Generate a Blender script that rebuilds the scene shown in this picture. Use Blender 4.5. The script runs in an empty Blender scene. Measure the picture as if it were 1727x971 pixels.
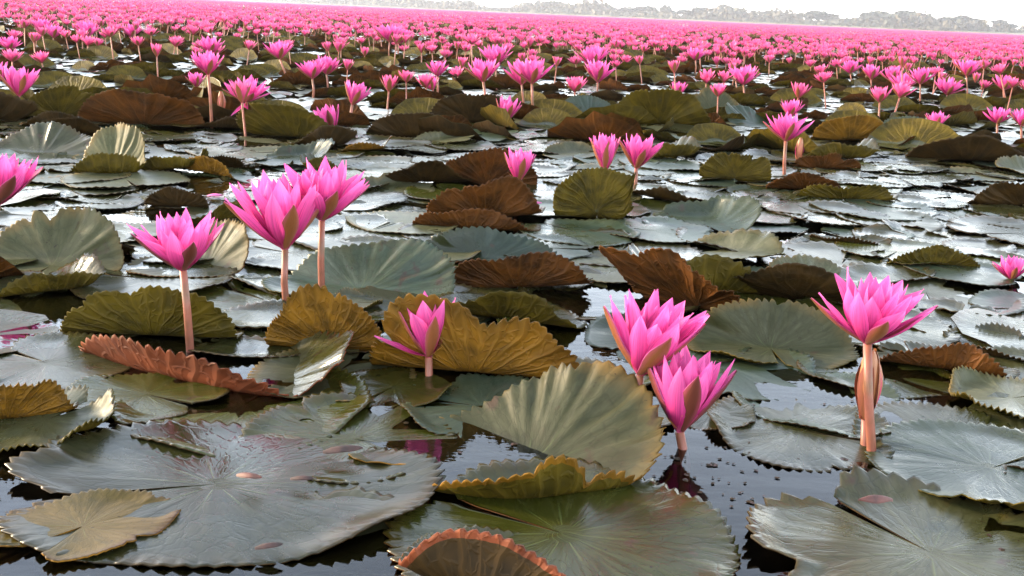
import bpy, math, random
import numpy as np
from mathutils import Vector, Matrix

random.seed(7); rng = np.random.default_rng(11)
SC = bpy.context.scene
COL = SC.collection
R_ = math.radians

# ------------------------------------------------------------------ camera
CAM_H, FPX, W_PX, H_PX = 0.5, 1679.0, 1727.0, 971.0
PITCH, ROLL = math.atan(464.6 / FPX), R_(2.45)
r0 = Vector((1, 0, 0)); fwd = Vector((0, math.cos(PITCH), -math.sin(PITCH))); u0 = Vector((0, math.sin(PITCH), math.cos(PITCH)))
cr = math.cos(ROLL) * r0 + math.sin(ROLL) * u0
cu = -math.sin(ROLL) * r0 + math.cos(ROLL) * u0
cam_pos = Vector((0, 0, CAM_H))
cd = bpy.data.cameras.new('camera'); cam = bpy.data.objects.new('camera', cd); COL.objects.link(cam)
cd.sensor_width = 36.0; cd.lens = 36.0 * FPX / W_PX; cd.clip_start = 0.02; cd.clip_end = 6000
M4 = Matrix((cr, cu, -fwd)).transposed().to_4x4(); M4.translation = cam_pos
cam.matrix_world = M4
SC.camera = cam

def ray(px, py):
    return fwd + ((px - W_PX / 2) / FPX) * cr + ((H_PX / 2 - py) / FPX) * cu
def ground(px, py, z=0.0):
    d = ray(px, py); t = (z - CAM_H) / d.z
    return cam_pos + d * t
def above(px, py, base):                     # the point over `base`, at its distance, seen at this pixel
    n = Vector((base.x, base.y, 0)).normalized(); d = ray(px, py)
    t = n.dot(base - cam_pos) / n.dot(d)
    return cam_pos + d * t
def project(p):
    q = Vector(p) - cam_pos; z = q.dot(fwd)
    if z <= 0.01: return (-9999, -9999, z)
    return (W_PX / 2 + FPX * q.dot(cr) / z, H_PX / 2 - FPX * q.dot(cu) / z, z)

# ------------------------------------------------------------------ light
SUN_EL, SUN_AZ = R_(19), R_(-76)             # azimuth clockwise from +Y: low hazy sun on the left
SUN_DIR = Vector((math.sin(SUN_AZ) * math.cos(SUN_EL), math.cos(SUN_AZ) * math.cos(SUN_EL), math.sin(SUN_EL)))
world = bpy.data.worlds.new('World'); SC.world = world; world.use_nodes = True
wn = world.node_tree.nodes; wl = world.node_tree.links
sky = wn.new('ShaderNodeTexSky'); sky.sky_type = 'NISHITA'; sky.sun_disc = False
sky.sun_elevation = SUN_EL; sky.sun_rotation = SUN_AZ
sky.air_density = 1.0; sky.dust_density = 1.0; sky.ozone_density = 1.0
# thin bright overcast all over the sky, on top of the clear one
veil = wn.new('ShaderNodeMix'); veil.data_type = 'RGBA'; veil.blend_type = 'ADD'; veil.inputs[0].default_value = 1.0
wl.new(sky.outputs[0], veil.inputs[6])
tcw = wn.new('ShaderNodeTexCoord'); sxw = wn.new('ShaderNodeSeparateXYZ'); wl.new(tcw.outputs['Generated'], sxw.inputs[0])
vr_ = wn.new('ShaderNodeValToRGB'); wl.new(sxw.outputs[2], vr_.inputs[0]); e_ = vr_.color_ramp.elements
e_[0].position = 0.0; e_[0].color = (1.95, 1.84, 1.70, 1); e_[1].position = 1.0; e_[1].color = (.34, .355, .39, 1)
for p_, c_ in ((.12, (1.60, 1.53, 1.44, 1)), (.3, (.66, .66, .67, 1)), (.55, (.44, .45, .47, 1))):
    q_ = e_.new(p_); q_.color = c_
vs_ = wn.new('ShaderNodeVectorMath'); vs_.operation = 'SCALE'; vs_.inputs['Scale'].default_value = 4.9
wl.new(vr_.outputs[0], vs_.inputs[0]); wl.new(vs_.outputs[0], veil.inputs[7])
wl.new(veil.outputs[2], wn['Background'].inputs['Color'])
wn['Background'].inputs['Strength'].default_value = 0.14
sl = bpy.data.lights.new('sun', 'SUN'); sl.energy = 2.4; sl.angle = R_(5.0); sl.color = (1.0, 0.78, 0.50)
so = bpy.data.objects.new('sun', sl); COL.objects.link(so)
so.rotation_mode = 'QUATERNION'; so.rotation_quaternion = SUN_DIR.to_track_quat('Z', 'Y')
SC.view_settings.view_transform = 'Standard'; SC.view_settings.look = 'None'
SC.view_settings.exposure = 1.88; SC.view_settings.gamma = 1.0
SC.cycles.use_denoising = True
SC.cycles.max_bounces = 8; SC.cycles.transparent_max_bounces = 16; SC.cycles.volume_bounces = 1

# ------------------------------------------------------------------ materials
def mat(name):
    m = bpy.data.materials.new(name); m.use_nodes = True
    nt = m.node_tree
    for n in list(nt.nodes): nt.nodes.remove(n)
    out = nt.nodes.new('ShaderNodeOutputMaterial')
    return m, nt, nt.nodes.new, nt.links.new, out
def setin(n, **k):
    for a, b in k.items(): n.inputs[a.replace('_', ' ')].default_value = b
def c4(c): return (c[0], c[1], c[2], 1.0)
def ramp(N, stops):
    r = N('ShaderNodeValToRGB'); e = r.color_ramp.elements
    while len(e) < len(stops): e.new(0.5)
    for el, (p, c) in zip(e, stops): el.position = p; el.color = c4(c) if len(c) == 3 else c
    return r
def mixc(N, L, fac, a, b):
    m = N('ShaderNodeMix'); m.data_type = 'RGBA'
    for sock, v in ((m.inputs[0], fac), (m.inputs[6], a), (m.inputs[7], b)):
        if hasattr(v, 'links'): L(v, sock)
        elif isinstance(v, (int, float)): sock.default_value = v
        else: sock.default_value = c4(v)
    return m.outputs[2]
def math_(N, L, op, a, b=0.0, clamp=False):
    m = N('ShaderNodeMath'); m.operation = op; m.use_clamp = clamp
    for i, v in enumerate((a, b)):
        if hasattr(v, 'links'): L(v, m.inputs[i])
        else: m.inputs[i].default_value = v
    return m.outputs[0]
def polar(N, L, su, sv, seed_from_obj=True):
    uv = N('ShaderNodeUVMap'); uv.uv_map = 'polar'
    mp = N('ShaderNodeMapping'); L(uv.outputs[0], mp.inputs[0]); mp.inputs['Scale'].default_value = (su, sv, 1)
    if seed_from_obj:
        oi = N('ShaderNodeObjectInfo'); cb = N('ShaderNodeCombineXYZ')
        L(math_(N, L, 'MULTIPLY', oi.outputs['Random'], 37.0), cb.inputs[2]); L(cb.outputs[0], mp.inputs['Location'])
    return mp.outputs[0]

def leaf_top(name, a, b, rim, rough=0.32, spec=0.34):
    m, nt, N, L, out = mat(name)
    p = N('ShaderNodeBsdfPrincipled'); L(p.outputs[0], out.inputs[0])
    ob = N('ShaderNodeTexCoord'); oi = N('ShaderNodeObjectInfo')
    n1 = N('ShaderNodeTexNoise'); setin(n1, Scale=9.0, Detail=5.0, Roughness=0.6); n1.noise_dimensions = '4D'
    L(ob.outputs['Object'], n1.inputs['Vector']); L(math_(N, L, 'MULTIPLY', oi.outputs['Random'], 50.0), n1.inputs['W'])
    r1 = ramp(N, [(0.32, a), (0.68, b)]); L(n1.outputs[0], r1.inputs[0])
    st = N('ShaderNodeTexNoise'); setin(st, Scale=1.0, Detail=4.0, Roughness=0.6); L(polar(N, L, 62, 2.6), st.inputs['Vector'])
    col = mixc(N, L, math_(N, L, 'MULTIPLY', math_(N, L, 'SUBTRACT', st.outputs[0], 0.45, True), 1.6, True), r1.outputs[0], [min(1, x * 1.7 + 0.02) for x in b])
    uv = N('ShaderNodeUVMap'); uv.uv_map = 'polar'; sx = N('ShaderNodeSeparateXYZ'); L(uv.outputs[0], sx.inputs[0])
    # broad blotches of algae and silt, and a tint of its own for each leaf
    bl = N('ShaderNodeTexNoise'); setin(bl, Scale=4.2, Detail=6.0, Roughness=0.68, Distortion=0.6); bl.noise_dimensions = '4D'
    L(ob.outputs['Object'], bl.inputs['Vector']); L(math_(N, L, 'MULTIPLY', oi.outputs['Random'], 91.0), bl.inputs['W'])
    bf = math_(N, L, 'MULTIPLY', math_(N, L, 'SUBTRACT', bl.outputs[0], 0.44, True), 5.0, True)
    col = mixc(N, L, math_(N, L, 'MULTIPLY', bf, 0.75), col, (0.026, 0.027, 0.004))
    bf2 = math_(N, L, 'MULTIPLY', math_(N, L, 'SUBTRACT', 0.42, bl.outputs[0], True), 6.0, True)
    col = mixc(N, L, math_(N, L, 'MULTIPLY', bf2, 0.7), col, (0.040, 0.024, 0.011))
    hv = N('ShaderNodeHueSaturation'); L(col, hv.inputs['Color']); L(math_(N, L, 'ADD', math_(N, L, 'MULTIPLY', oi.outputs['Random'], 0.6), 0.7), hv.inputs['Value']); col = hv.outputs[0]
    # pale ribs radiating from the stalk
    rib = math_(N, L, 'SUBTRACT', 1.0, math_(N, L, 'MULTIPLY', math_(N, L, 'ABSOLUTE', math_(N, L, 'SINE', math_(N, L, 'MULTIPLY', sx.outputs[0], 34.0))), 5.0), True)
    near = N('ShaderNodeMapRange'); setin(near, From_Min=0.05, From_Max=0.45, To_Min=0.55, To_Max=0.0); L(sx.outputs[1], near.inputs[0])
    ribf = math_(N, L, 'MULTIPLY', rib, near.outputs[0], True)
    col = mixc(N, L, ribf, col, (0.12, 0.15, 0.05))
    # worn rim and rot spots
    n2 = N('ShaderNodeTexNoise'); setin(n2, Scale=22.0, Detail=4.0); L(ob.outputs['Object'], n2.inputs['Vector'])
    edge = N('ShaderNodeMapRange'); setin(edge, From_Min=0.84, From_Max=1.0, To_Min=0.0, To_Max=1.0); L(sx.outputs[1], edge.inputs[0])
    ef = math_(N, L, 'MULTIPLY', edge.outputs[0], math_(N, L, 'MULTIPLY', math_(N, L, 'SUBTRACT', n1.outputs[0], 0.40, True), 4.0, True), True)
    col = mixc(N, L, ef, col, rim)
    spot = math_(N, L, 'MULTIPLY', math_(N, L, 'SUBTRACT', n2.outputs[0], 0.66, True), 14.0, True)
    col = mixc(N, L, spot, col, (0.04, 0.024, 0.012))
    # fine forked veins and pin-prick spots
    wv = N('ShaderNodeTexNoise'); setin(wv, Scale=3.0, Detail=2.0); L(polar(N, L, 12, 3), wv.inputs['Vector'])
    av = N('ShaderNodeVectorMath'); av.operation = 'MULTIPLY_ADD'; L(wv.outputs['Color'], av.inputs[0]); av.inputs[1].default_value = (1.0, .6, 0); L(polar(N, L, 54, 5.5), av.inputs[2])
    vv = N('ShaderNodeTexVoronoi'); vv.feature = 'DISTANCE_TO_EDGE'; setin(vv, Scale=1.0); L(av.outputs[0], vv.inputs['Vector'])
    vl = math_(N, L, 'SUBTRACT', 1.0, math_(N, L, 'MULTIPLY', vv.outputs['Distance'], 12.0), True)
    col = mixc(N, L, math_(N, L, 'MULTIPLY', vl, 0.30), col, [x * .45 for x in a])
    n3 = N('ShaderNodeTexNoise'); setin(n3, Scale=140.0, Detail=2.0); L(ob.outputs['Object'], n3.inputs['Vector'])
    sp = math_(N, L, 'MULTIPLY', math_(N, L, 'MULTIPLY', math_(N, L, 'SUBTRACT', n3.outputs[0], 0.68, True), 30.0, True), math_(N, L, 'MULTIPLY', math_(N, L, 'SUBTRACT', n1.outputs[0], 0.46, True), 9.0, True), True)
    col = mixc(N, L, math_(N, L, 'MULTIPLY', sp, 0.85), col, (0.020, 0.012, 0.006))
    L(col, p.inputs['Base Color'])
    wet = math_(N, L, 'MULTIPLY', math_(N, L, 'SUBTRACT', bl.outputs[0], 0.50, True), 9.0, True)
    rr = N('ShaderNodeMapRange'); setin(rr, From_Min=0.0, From_Max=1.0, To_Min=rough + 0.03, To_Max=max(0.07, rough - 0.20)); bl_ = wet; L(bl_, rr.inputs[0]); L(rr.outputs[0], p.inputs['Roughness'])
    p.inputs['Specular IOR Level'].default_value = spec
    h = math_(N, L, 'ADD', st.outputs[0], math_(N, L, 'MULTIPLY', ribf, 0.5))
    h = math_(N, L, 'ADD', h, math_(N, L, 'MULTIPLY', n2.outputs[0], 0.5))
    h = math_(N, L, 'SUBTRACT', h, math_(N, L, 'MULTIPLY', vl, 0.18))
    bp = N('ShaderNodeBump'); setin(bp, Strength=0.26, Distance=0.0026); L(h, bp.inputs['Height']); L(bp.outputs[0], p.inputs['Normal'])
    return m

def leaf_under(name, a, b, vein, rough=0.5, bump=0.85):
    m, nt, N, L, out = mat(name)
    p = N('ShaderNodeBsdfPrincipled')
    ob = N('ShaderNodeTexCoord'); oi = N('ShaderNodeObjectInfo')
    n1 = N('ShaderNodeTexNoise'); setin(n1, Scale=8.0, Detail=5.0, Roughness=0.62); n1.noise_dimensions = '4D'
    L(ob.outputs['Object'], n1.inputs['Vector']); L(math_(N, L, 'MULTIPLY', oi.outputs['Random'], 50.0), n1.inputs['W'])
    r1 = ramp(N, [(0.34, a), (0.66, b)]); L(n1.outputs[0], r1.inputs[0])
    # warped polar coordinates: netted veins that run outwards
    wob = N('ShaderNodeTexNoise'); setin(wob, Scale=4.0, Detail=2.0); L(polar(N, L, 14, 3), wob.inputs['Vector'])
    ad = N('ShaderNodeVectorMath'); ad.operation = 'MULTIPLY_ADD'; L(wob.outputs['Color'], ad.inputs[0]); ad.inputs[1].default_value = (0.7, 0.5, 0)
    L(polar(N, L, 40, 6.5), ad.inputs[2])
    vo = N('ShaderNodeTexVoronoi'); vo.feature = 'DISTANCE_TO_EDGE'; setin(vo, Scale=1.0); L(ad.outputs[0], vo.inputs['Vector'])
    vn = math_(N, L, 'SUBTRACT', 1.0, math_(N, L, 'MULTIPLY', vo.outputs['Distance'], 9.0), True)
    uv = N('ShaderNodeUVMap'); uv.uv_map = 'polar'; sx = N('ShaderNodeSeparateXYZ'); L(uv.outputs[0], sx.inputs[0])
    rw = N('ShaderNodeTexNoise'); setin(rw, Scale=1.0, Detail=2.0); L(polar(N, L, 9, 2.2), rw.inputs['Vector'])
    ru = math_(N, L, 'ADD', math_(N, L, 'MULTIPLY', sx.outputs[0], 52.0), math_(N, L, 'MULTIPLY', rw.outputs[0], 2.0))
    rib = math_(N, L, 'SUBTRACT', 1.0, math_(N, L, 'MULTIPLY', math_(N, L, 'ABSOLUTE', math_(N, L, 'SINE', ru)), 3.2), True)
    fade = N('ShaderNodeMapRange'); setin(fade, From_Min=0.3, From_Max=1.0, To_Min=1.0, To_Max=0.25); L(sx.outputs[1], fade.inputs[0])
    ribf = math_(N, L, 'MULTIPLY', rib, fade.outputs[0], True)
    rib2 = math_(N, L, 'SUBTRACT', 1.0, math_(N, L, 'MULTIPLY', math_(N, L, 'ABSOLUTE', math_(N, L, 'COSINE', ru)), 2.6), True)
    out2 = N('ShaderNodeMapRange'); setin(out2, From_Min=0.42, From_Max=0.62, To_Min=0.0, To_Max=0.7); L(sx.outputs[1], out2.inputs[0])
    ribf = math_(N, L, 'MAXIMUM', ribf, math_(N, L, 'MULTIPLY', rib2, out2.outputs[0], True))
    net = math_(N, L, 'MAXIMUM', math_(N, L, 'MULTIPLY', vn, 0.30), ribf)
    big = N('ShaderNodeTexNoise'); setin(big, Scale=3.0, Detail=2.0); L(polar(N, L, 5, 1.2), big.inputs['Vector'])
    r2 = ramp(N, [(0.35, [x * .55 for x in a]), (0.65, [min(1, x * 1.35) for x in b])]); L(big.outputs[0], r2.inputs[0])
    base = mixc(N, L, 0.55, r1.outputs[0], r2.outputs[0])
    col = mixc(N, L, math_(N, L, 'MULTIPLY', net, 0.45), base, vein)
    L(col, p.inputs['Base Color']); p.inputs['Roughness'].default_value = rough + 0.1
    p.inputs['Specular IOR Level'].default_value = 0.14
    bp = N('ShaderNodeBump'); setin(bp, Strength=bump, Distance=0.0042); L(math_(N, L, 'ADD', net, math_(N, L, 'MULTIPLY', vo.outputs['Distance'], -0.1)), bp.inputs['Height']); L(bp.outputs[0], p.inputs['Normal'])
    L(p.outputs[0], out.inputs[0])
    return m

TOPS = {
 'grey':  leaf_top('glaucous_leaf', (0.019, 0.020, 0.006), (0.039, 0.037, 0.014), (0.06, 0.035, 0.010), 0.26, 0.34),
 'teal':  leaf_top('blue_green_leaf', (0.014, 0.028, 0.014), (0.032, 0.044, 0.026), (0.04, 0.04, 0.012), 0.34),
 'pale':  leaf_top('pale_leaf', (0.042, 0.045, 0.018), (0.080, 0.077, 0.040), (0.12, 0.075, 0.02), 0.42, 0.26),
 'matte': leaf_top('dull_leaf', (0.030, 0.034, 0.010), (0.066, 0.063, 0.028), (0.13, 0.075, 0.015), 0.52, 0.20),
 'olive': leaf_top('olive_leaf', (0.020, 0.024, 0.002), (0.038, 0.038, 0.005), (0.05, 0.026, 0.006), 0.22, 0.30),
 'yellow': leaf_top('yellowing_leaf', (0.058, 0.040, 0.004), (0.105, 0.064, 0.013), (0.06, 0.025, 0.010), 0.46, 0.22),
}
UNDERS = {
 'gold':  leaf_under('golden_underside', (0.070, 0.034, 0.002), (0.170, 0.076, 0.005), (0.30, 0.150, 0.024)),
 'olive': leaf_under('olive_underside', (0.028, 0.022, 0.0015), (0.074, 0.050, 0.003), (0.150, 0.100, 0.012)),
 'brown': leaf_under('brown_underside', (0.026, 0.010, 0.002), (0.080, 0.026, 0.003), (0.160, 0.062, 0.012)),
 'dark':  leaf_under('dark_underside', (0.013, 0.008, 0.002), (0.034, 0.017, 0.003), (0.066, 0.034, 0.008), 0.5, 0.4),
 'rust':  leaf_under('rust_underside', (0.060, 0.013, 0.004), (0.150, 0.036, 0.012), (0.25, 0.080, 0.035)),
}

def petal_mat(name, base, mid, tip, transl=0.4):
    m, nt, N, L, out = mat(name)
    p = N('ShaderNodeBsdfPrincipled'); t = N('ShaderNodeBsdfTranslucent'); mx = N('ShaderNodeMixShader')
    uv = N('ShaderNodeUVMap'); uv.uv_map = 'polar'; sx = N('ShaderNodeSeparateXYZ'); L(uv.outputs[0], sx.inputs[0])
    r = ramp(N, [(0.0, [min(1, x * 1.1 + .1) for x in base]), (0.16, base), (0.5, mid), (1.0, tip)]); L(sx.outputs[1], r.inputs[0])
    st = N('ShaderNodeTexNoise'); setin(st, Scale=1.0, Detail=3.0); L(polar(N, L, 26, 1.1), st.inputs['Vector'])
    hs = N('ShaderNodeHueSaturation'); L(r.outputs[0], hs.inputs['Color'])
    vr = N('ShaderNodeMapRange'); setin(vr, From_Min=0.3, From_Max=0.7, To_Min=0.70, To_Max=1.18); L(st.outputs[0], vr.inputs[0])
    oi = N('ShaderNodeObjectInfo')
    L(math_(N, L, 'MULTIPLY', vr.outputs[0], math_(N, L, 'ADD', math_(N, L, 'MULTIPLY', oi.outputs['Random'], 0.22), 0.88)), hs.inputs['Value'])
    L(hs.outputs[0], p.inputs['Base Color']); L(hs.outputs[0], t.inputs['Color'])
    p.inputs['Roughness'].default_value = 0.45; p.inputs['Specular IOR Level'].default_value = 0.25
    bp = N('ShaderNodeBump'); setin(bp, Strength=0.5, Distance=0.0012); L(st.outputs[0], bp.inputs['Height']); L(bp.outputs[0], p.inputs['Normal'])
    mx.inputs[0].default_value = transl; L(p.outputs[0], mx.inputs[1]); L(t.outputs[0], mx.inputs[2]); L(mx.outputs[0], out.inputs[0])
    return m
PETAL = petal_mat('pink_petal', (0.50, 0.024, 0.14), (0.77, 0.074, 0.32), (0.86, 0.17, 0.47))
PETAL_FAR = petal_mat('pink_petal_distant', (0.60, 0.06, 0.15), (0.80, 0.105, 0.29), (0.86, 0.17, 0.38))
SEPAL_IN = petal_mat('sepal_inside', (0.66, 0.12, 0.30), (0.74, 0.16, 0.42), (0.66, 0.16, 0.36), 0.15)
def sepal_mat(name, mid_c, edge_c):
    m, nt, N, L, out = mat(name)
    p = N('ShaderNodeBsdfPrincipled'); L(p.outputs[0], out.inputs[0])
    uv = N('ShaderNodeUVMap'); uv.uv_map = 'polar'; sx = N('ShaderNodeSeparateXYZ'); L(uv.outputs[0], sx.inputs[0])
    st = N('ShaderNodeTexNoise'); setin(st, Scale=1.0, Detail=4.0); L(polar(N, L, 22, 2), st.inputs['Vector'])
    e = math_(N, L, 'ABSOLUTE', math_(N, L, 'SUBTRACT', sx.outputs[0], 0.5))
    f = N('ShaderNodeMapRange'); setin(f, From_Min=0.28, From_Max=0.5, To_Min=0.0, To_Max=1.0); L(e, f.inputs[0])
    col = mixc(N, L, f.outputs[0], mid_c, edge_c)
    col = mixc(N, L, math_(N, L, 'MULTIPLY', st.outputs[0], 0.55), col, [x * 0.45 for x in mid_c])
    L(col, p.inputs['Base Color']); p.inputs['Roughness'].default_value = 0.45
    bp = N('ShaderNodeBump'); setin(bp, Strength=0.4, Distance=0.001); L(st.outputs[0], bp.inputs['Height']); L(bp.outputs[0], p.inputs['Normal'])
    return m
SEPAL = sepal_mat('sepal_outside', (0.26, 0.085, 0.028), (0.42, 0.075, 0.11))
BUD_SKIN = sepal_mat('bud_outside', (0.42, 0.165, 0.065), (0.40, 0.10, 0.06))
SEPAL_DARK = sepal_mat('dark_sepal_outside', (0.12, 0.028, 0.016), (0.30, 0.045, 0.08))
def plain(name, a, b, rough=0.5, scale=60.0, dist=0.001):
    m, nt, N, L, out = mat(name)
    p = N('ShaderNodeBsdfPrincipled'); L(p.outputs[0], out.inputs[0])
    ob = N('ShaderNodeTexCoord'); n1 = N('ShaderNodeTexNoise'); setin(n1, Scale=scale, Detail=5.0); L(ob.outputs['Object'], n1.inputs['Vector'])
    r1 = ramp(N, [(0.35, a), (0.65, b)]); L(n1.outputs[0], r1.inputs[0]); L(r1.outputs[0], p.inputs['Base Color'])
    p.inputs['Roughness'].default_value = rough
    bp = N('ShaderNodeBump'); setin(bp, Strength=0.4, Distance=dist); L(n1.outputs[0], bp.inputs['Height']); L(bp.outputs[0], p.inputs['Normal'])
    return m
STEM = plain('stem_skin', (0.15, 0.060, 0.022), (0.37, 0.105, 0.075), 0.42, 16.0)
STAMEN = plain('stamen', (0.55, 0.20, 0.03), (0.70, 0.34, 0.06), 0.6)
DRY = plain('dry_petal', (0.022, 0.010, 0.007), (0.075, 0.028, 0.018), 0.6)
DRY2 = plain('wilted_petal', (0.055, 0.018, 0.011), (0.150, 0.045, 0.030), 0.6)
BED = plain('silt', (0.010, 0.009, 0.004), (0.020, 0.017, 0.008), 0.9, 3.0)
BANK = plain('bank_grass', (0.10, 0.10, 0.05), (0.17, 0.15, 0.08), 0.9, 0.05, 0.05)
BARK = plain('bark', (0.06, 0.05, 0.04), (0.12, 0.10, 0.08), 0.9, 2.0, 0.05)
FOL = [plain('tree_leaves', (0.020, 0.030, 0.014), (0.040, 0.048, 0.022), 0.7, 0.4, 0.05),
       plain('dusty_tree_leaves', (0.030, 0.036, 0.018), (0.055, 0.055, 0.030), 0.7, 0.4, 0.05),
       plain('dry_scrub_leaves', (0.05, 0.045, 0.022), (0.09, 0.075, 0.04), 0.7, 0.4, 0.05)]

def water_mat():
    m, nt, N, L, out = mat('lake_water')
    g = N('ShaderNodeBsdfGlossy'); g.inputs['Roughness'].default_value = 0.025; g.inputs['Color'].default_value = (1, 1, 1, 1)
    t = N('ShaderNodeBsdfTransparent'); t.inputs['Color'].default_value = (0.50, 0.46, 0.30, 1)
    fr = N('ShaderNodeFresnel'); fr.inputs['IOR'].default_value = 1.42
    mx = N('ShaderNodeMixShader'); L(fr.outputs[0], mx.inputs[0]); L(t.outputs[0], mx.inputs[1]); L(g.outputs[0], mx.inputs[2]); L(mx.outputs[0], out.inputs[0])
    ob = N('ShaderNodeTexCoord'); mp = N('ShaderNodeMapping'); L(ob.outputs['Object'], mp.inputs[0]); mp.inputs['Scale'].default_value = (1, 2.0, 1)
    n1 = N('ShaderNodeTexNoise'); setin(n1, Scale=9.0, Detail=4.0, Roughness=0.55); L(mp.outputs[0], n1.inputs['Vector'])
    bp = N('ShaderNodeBump'); setin(bp, Strength=0.05, Distance=0.02); L(n1.outputs[0], bp.inputs['Height'])
    L(bp.outputs[0], g.inputs['Normal']); L(bp.outputs[0], fr.inputs['Normal'])
    return m
WATER = water_mat()

# ------------------------------------------------------------------ mesh helpers
def mesh_from(name, verts, faces, mats, fmat=None, uv=None, smooth=True):
    me = bpy.data.meshes.new(name)
    me.from_pydata([tuple(float(q) for q in v) for v in verts], [], faces)
    for m in mats: me.materials.append(m)
    if fmat is not None: me.polygons.foreach_set('material_index', np.asarray(fmat, dtype=np.int32))
    if smooth: me.polygons.foreach_set('use_smooth', np.ones(len(me.polygons), dtype=bool))
    if uv is not None:
        l = me.uv_layers.new(name='polar')
        idx = np.zeros(len(me.loops), dtype=np.int32); me.loops.foreach_get('vertex_index', idx)
        l.data.foreach_set('uv', np.asarray(uv, dtype=np.float32)[idx].ravel())
    me.update()
    return me
def big_mesh(name, verts, tris, mats, fmat, uv):
    """one mesh straight from arrays; tris (n, 3)"""
    me = bpy.data.meshes.new(name)
    me.vertices.add(len(verts)); me.vertices.foreach_set('co', np.asarray(verts, np.float32).ravel())
    n = len(tris); me.loops.add(n * 3); me.loops.foreach_set('vertex_index', np.asarray(tris, np.int32).ravel())
    me.polygons.add(n); me.polygons.foreach_set('loop_start', np.arange(0, n * 3, 3, dtype=np.int32))
    for m in mats: me.materials.append(m)
    me.polygons.foreach_set('material_index', np.asarray(fmat, np.int32))
    me.polygons.foreach_set('use_smooth', np.ones(n, dtype=bool))
    l = me.uv_layers.new(name='polar'); l.data.foreach_set('uv', np.asarray(uv, np.float32)[np.asarray(tris).ravel()].ravel())
    me.update(calc_edges=True); me.validate()
    return me
def link(name, data, parent=None, loc=None):
    o = bpy.data.objects.new(name, data); COL.objects.link(o)
    if parent: o.parent = parent
    if loc is not None: o.location = loc
    return o
def tag(o, label=None, cat=None, group=None, kind=None):
    if label: o['label'] = label
    if cat: o['category'] = cat
    if group: o['group'] = group
    if kind: o['kind'] = kind
    return o
def sstep(a, b, x):
    t = np.clip((x - a) / (b - a), 0, 1); return t * t * (3 - 2 * t)
def tri_of(me):
    """vertices, triangles, material of each triangle and uv per vertex of a small mesh"""
    v = np.array([x.co for x in me.vertices]); t = []; fm = []
    for p in me.polygons:
        vs = list(p.vertices)
        for k in range(1, len(vs) - 1): t.append((vs[0], vs[k], vs[k + 1])); fm.append(p.material_index)
    uv = np.zeros((len(v), 2)); l = me.uv_layers[0].data
    for lp in me.loops: uv[lp.vertex_index] = l[lp.index].uv
    return v, np.array(t), np.array(fm), uv

# ------------------------------------------------------------------ setting: water, bed, far bank
def sheet(name, z, x0, x1, y0, y1, m):
    me = mesh_from(name, [(x0, y0, z), (x1, y0, z), (x1, y1, z), (x0, y1, z)], [(0, 1, 2, 3)], [m])
    return tag(link(name, me), kind='structure')
sheet('lake_water', 0.0, -1300, 1300, -60, 1250, WATER)
sheet('lake_bed', -0.45, -1300, 1300, -60, 1250, BED)

# the shore runs from about 900 m on the left to 430 m on the right
def shore_y(x): return 1000 - 0.95 * (x + 420) if x < 180 else 430.0
def shore_at(px):
    """where the line of sight through column px (at the horizon) meets the shore"""
    px = float(px); d = ray(px, 20 + (px - 863) * 0.0428); k = d.x / d.y
    y = 430.0
    for _ in range(60): y = 0.5 * y + 0.5 * max(430.0, shore_y(k * y))
    return Vector((k * y, y, 0))
xs = np.linspace(-900, 700, 60); v = []; f = []
for x in xs:
    y = max(430.0, shore_y(x))
    for dy, z in ((-6, -0.5), (4, 0.9), (30, 1.6), (120, 2.4), (250, 2.8)):
        v.append((x, min(y, 1050) + dy, z + (random.uniform(-.25, .25) if z > 1 else 0)))
for i in range(len(xs) - 1):
    for j in range(4):
        a = i * 5 + j; f.append((a, a + 5, a + 6, a + 1))
tag(link('far_bank', mesh_from('far_bank', v, f, [BANK])), kind='structure')

# ------------------------------------------------------------------ lily pads
def fold_disp(x, y, n, d, ang, rho, k=0.0, wav=0.0, wf=18.0, ph=0.0):
    t = -x * n[1] + y * n[0]
    dd = d + k * t * t
    s = x * n[0] + y * n[1] - dd
    s = np.maximum(s, 0)
    a = ang * (1 + wav * np.sin(t * wf + ph))
    arc = np.minimum(s / rho, a); ext = np.maximum(s - rho * a, 0)
    al = rho * np.sin(arc) + ext * np.cos(a); up = rho * (1 - np.cos(arc)) + ext * np.sin(a)
    return (al - s) * n[0], (al - s) * n[1], up

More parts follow.
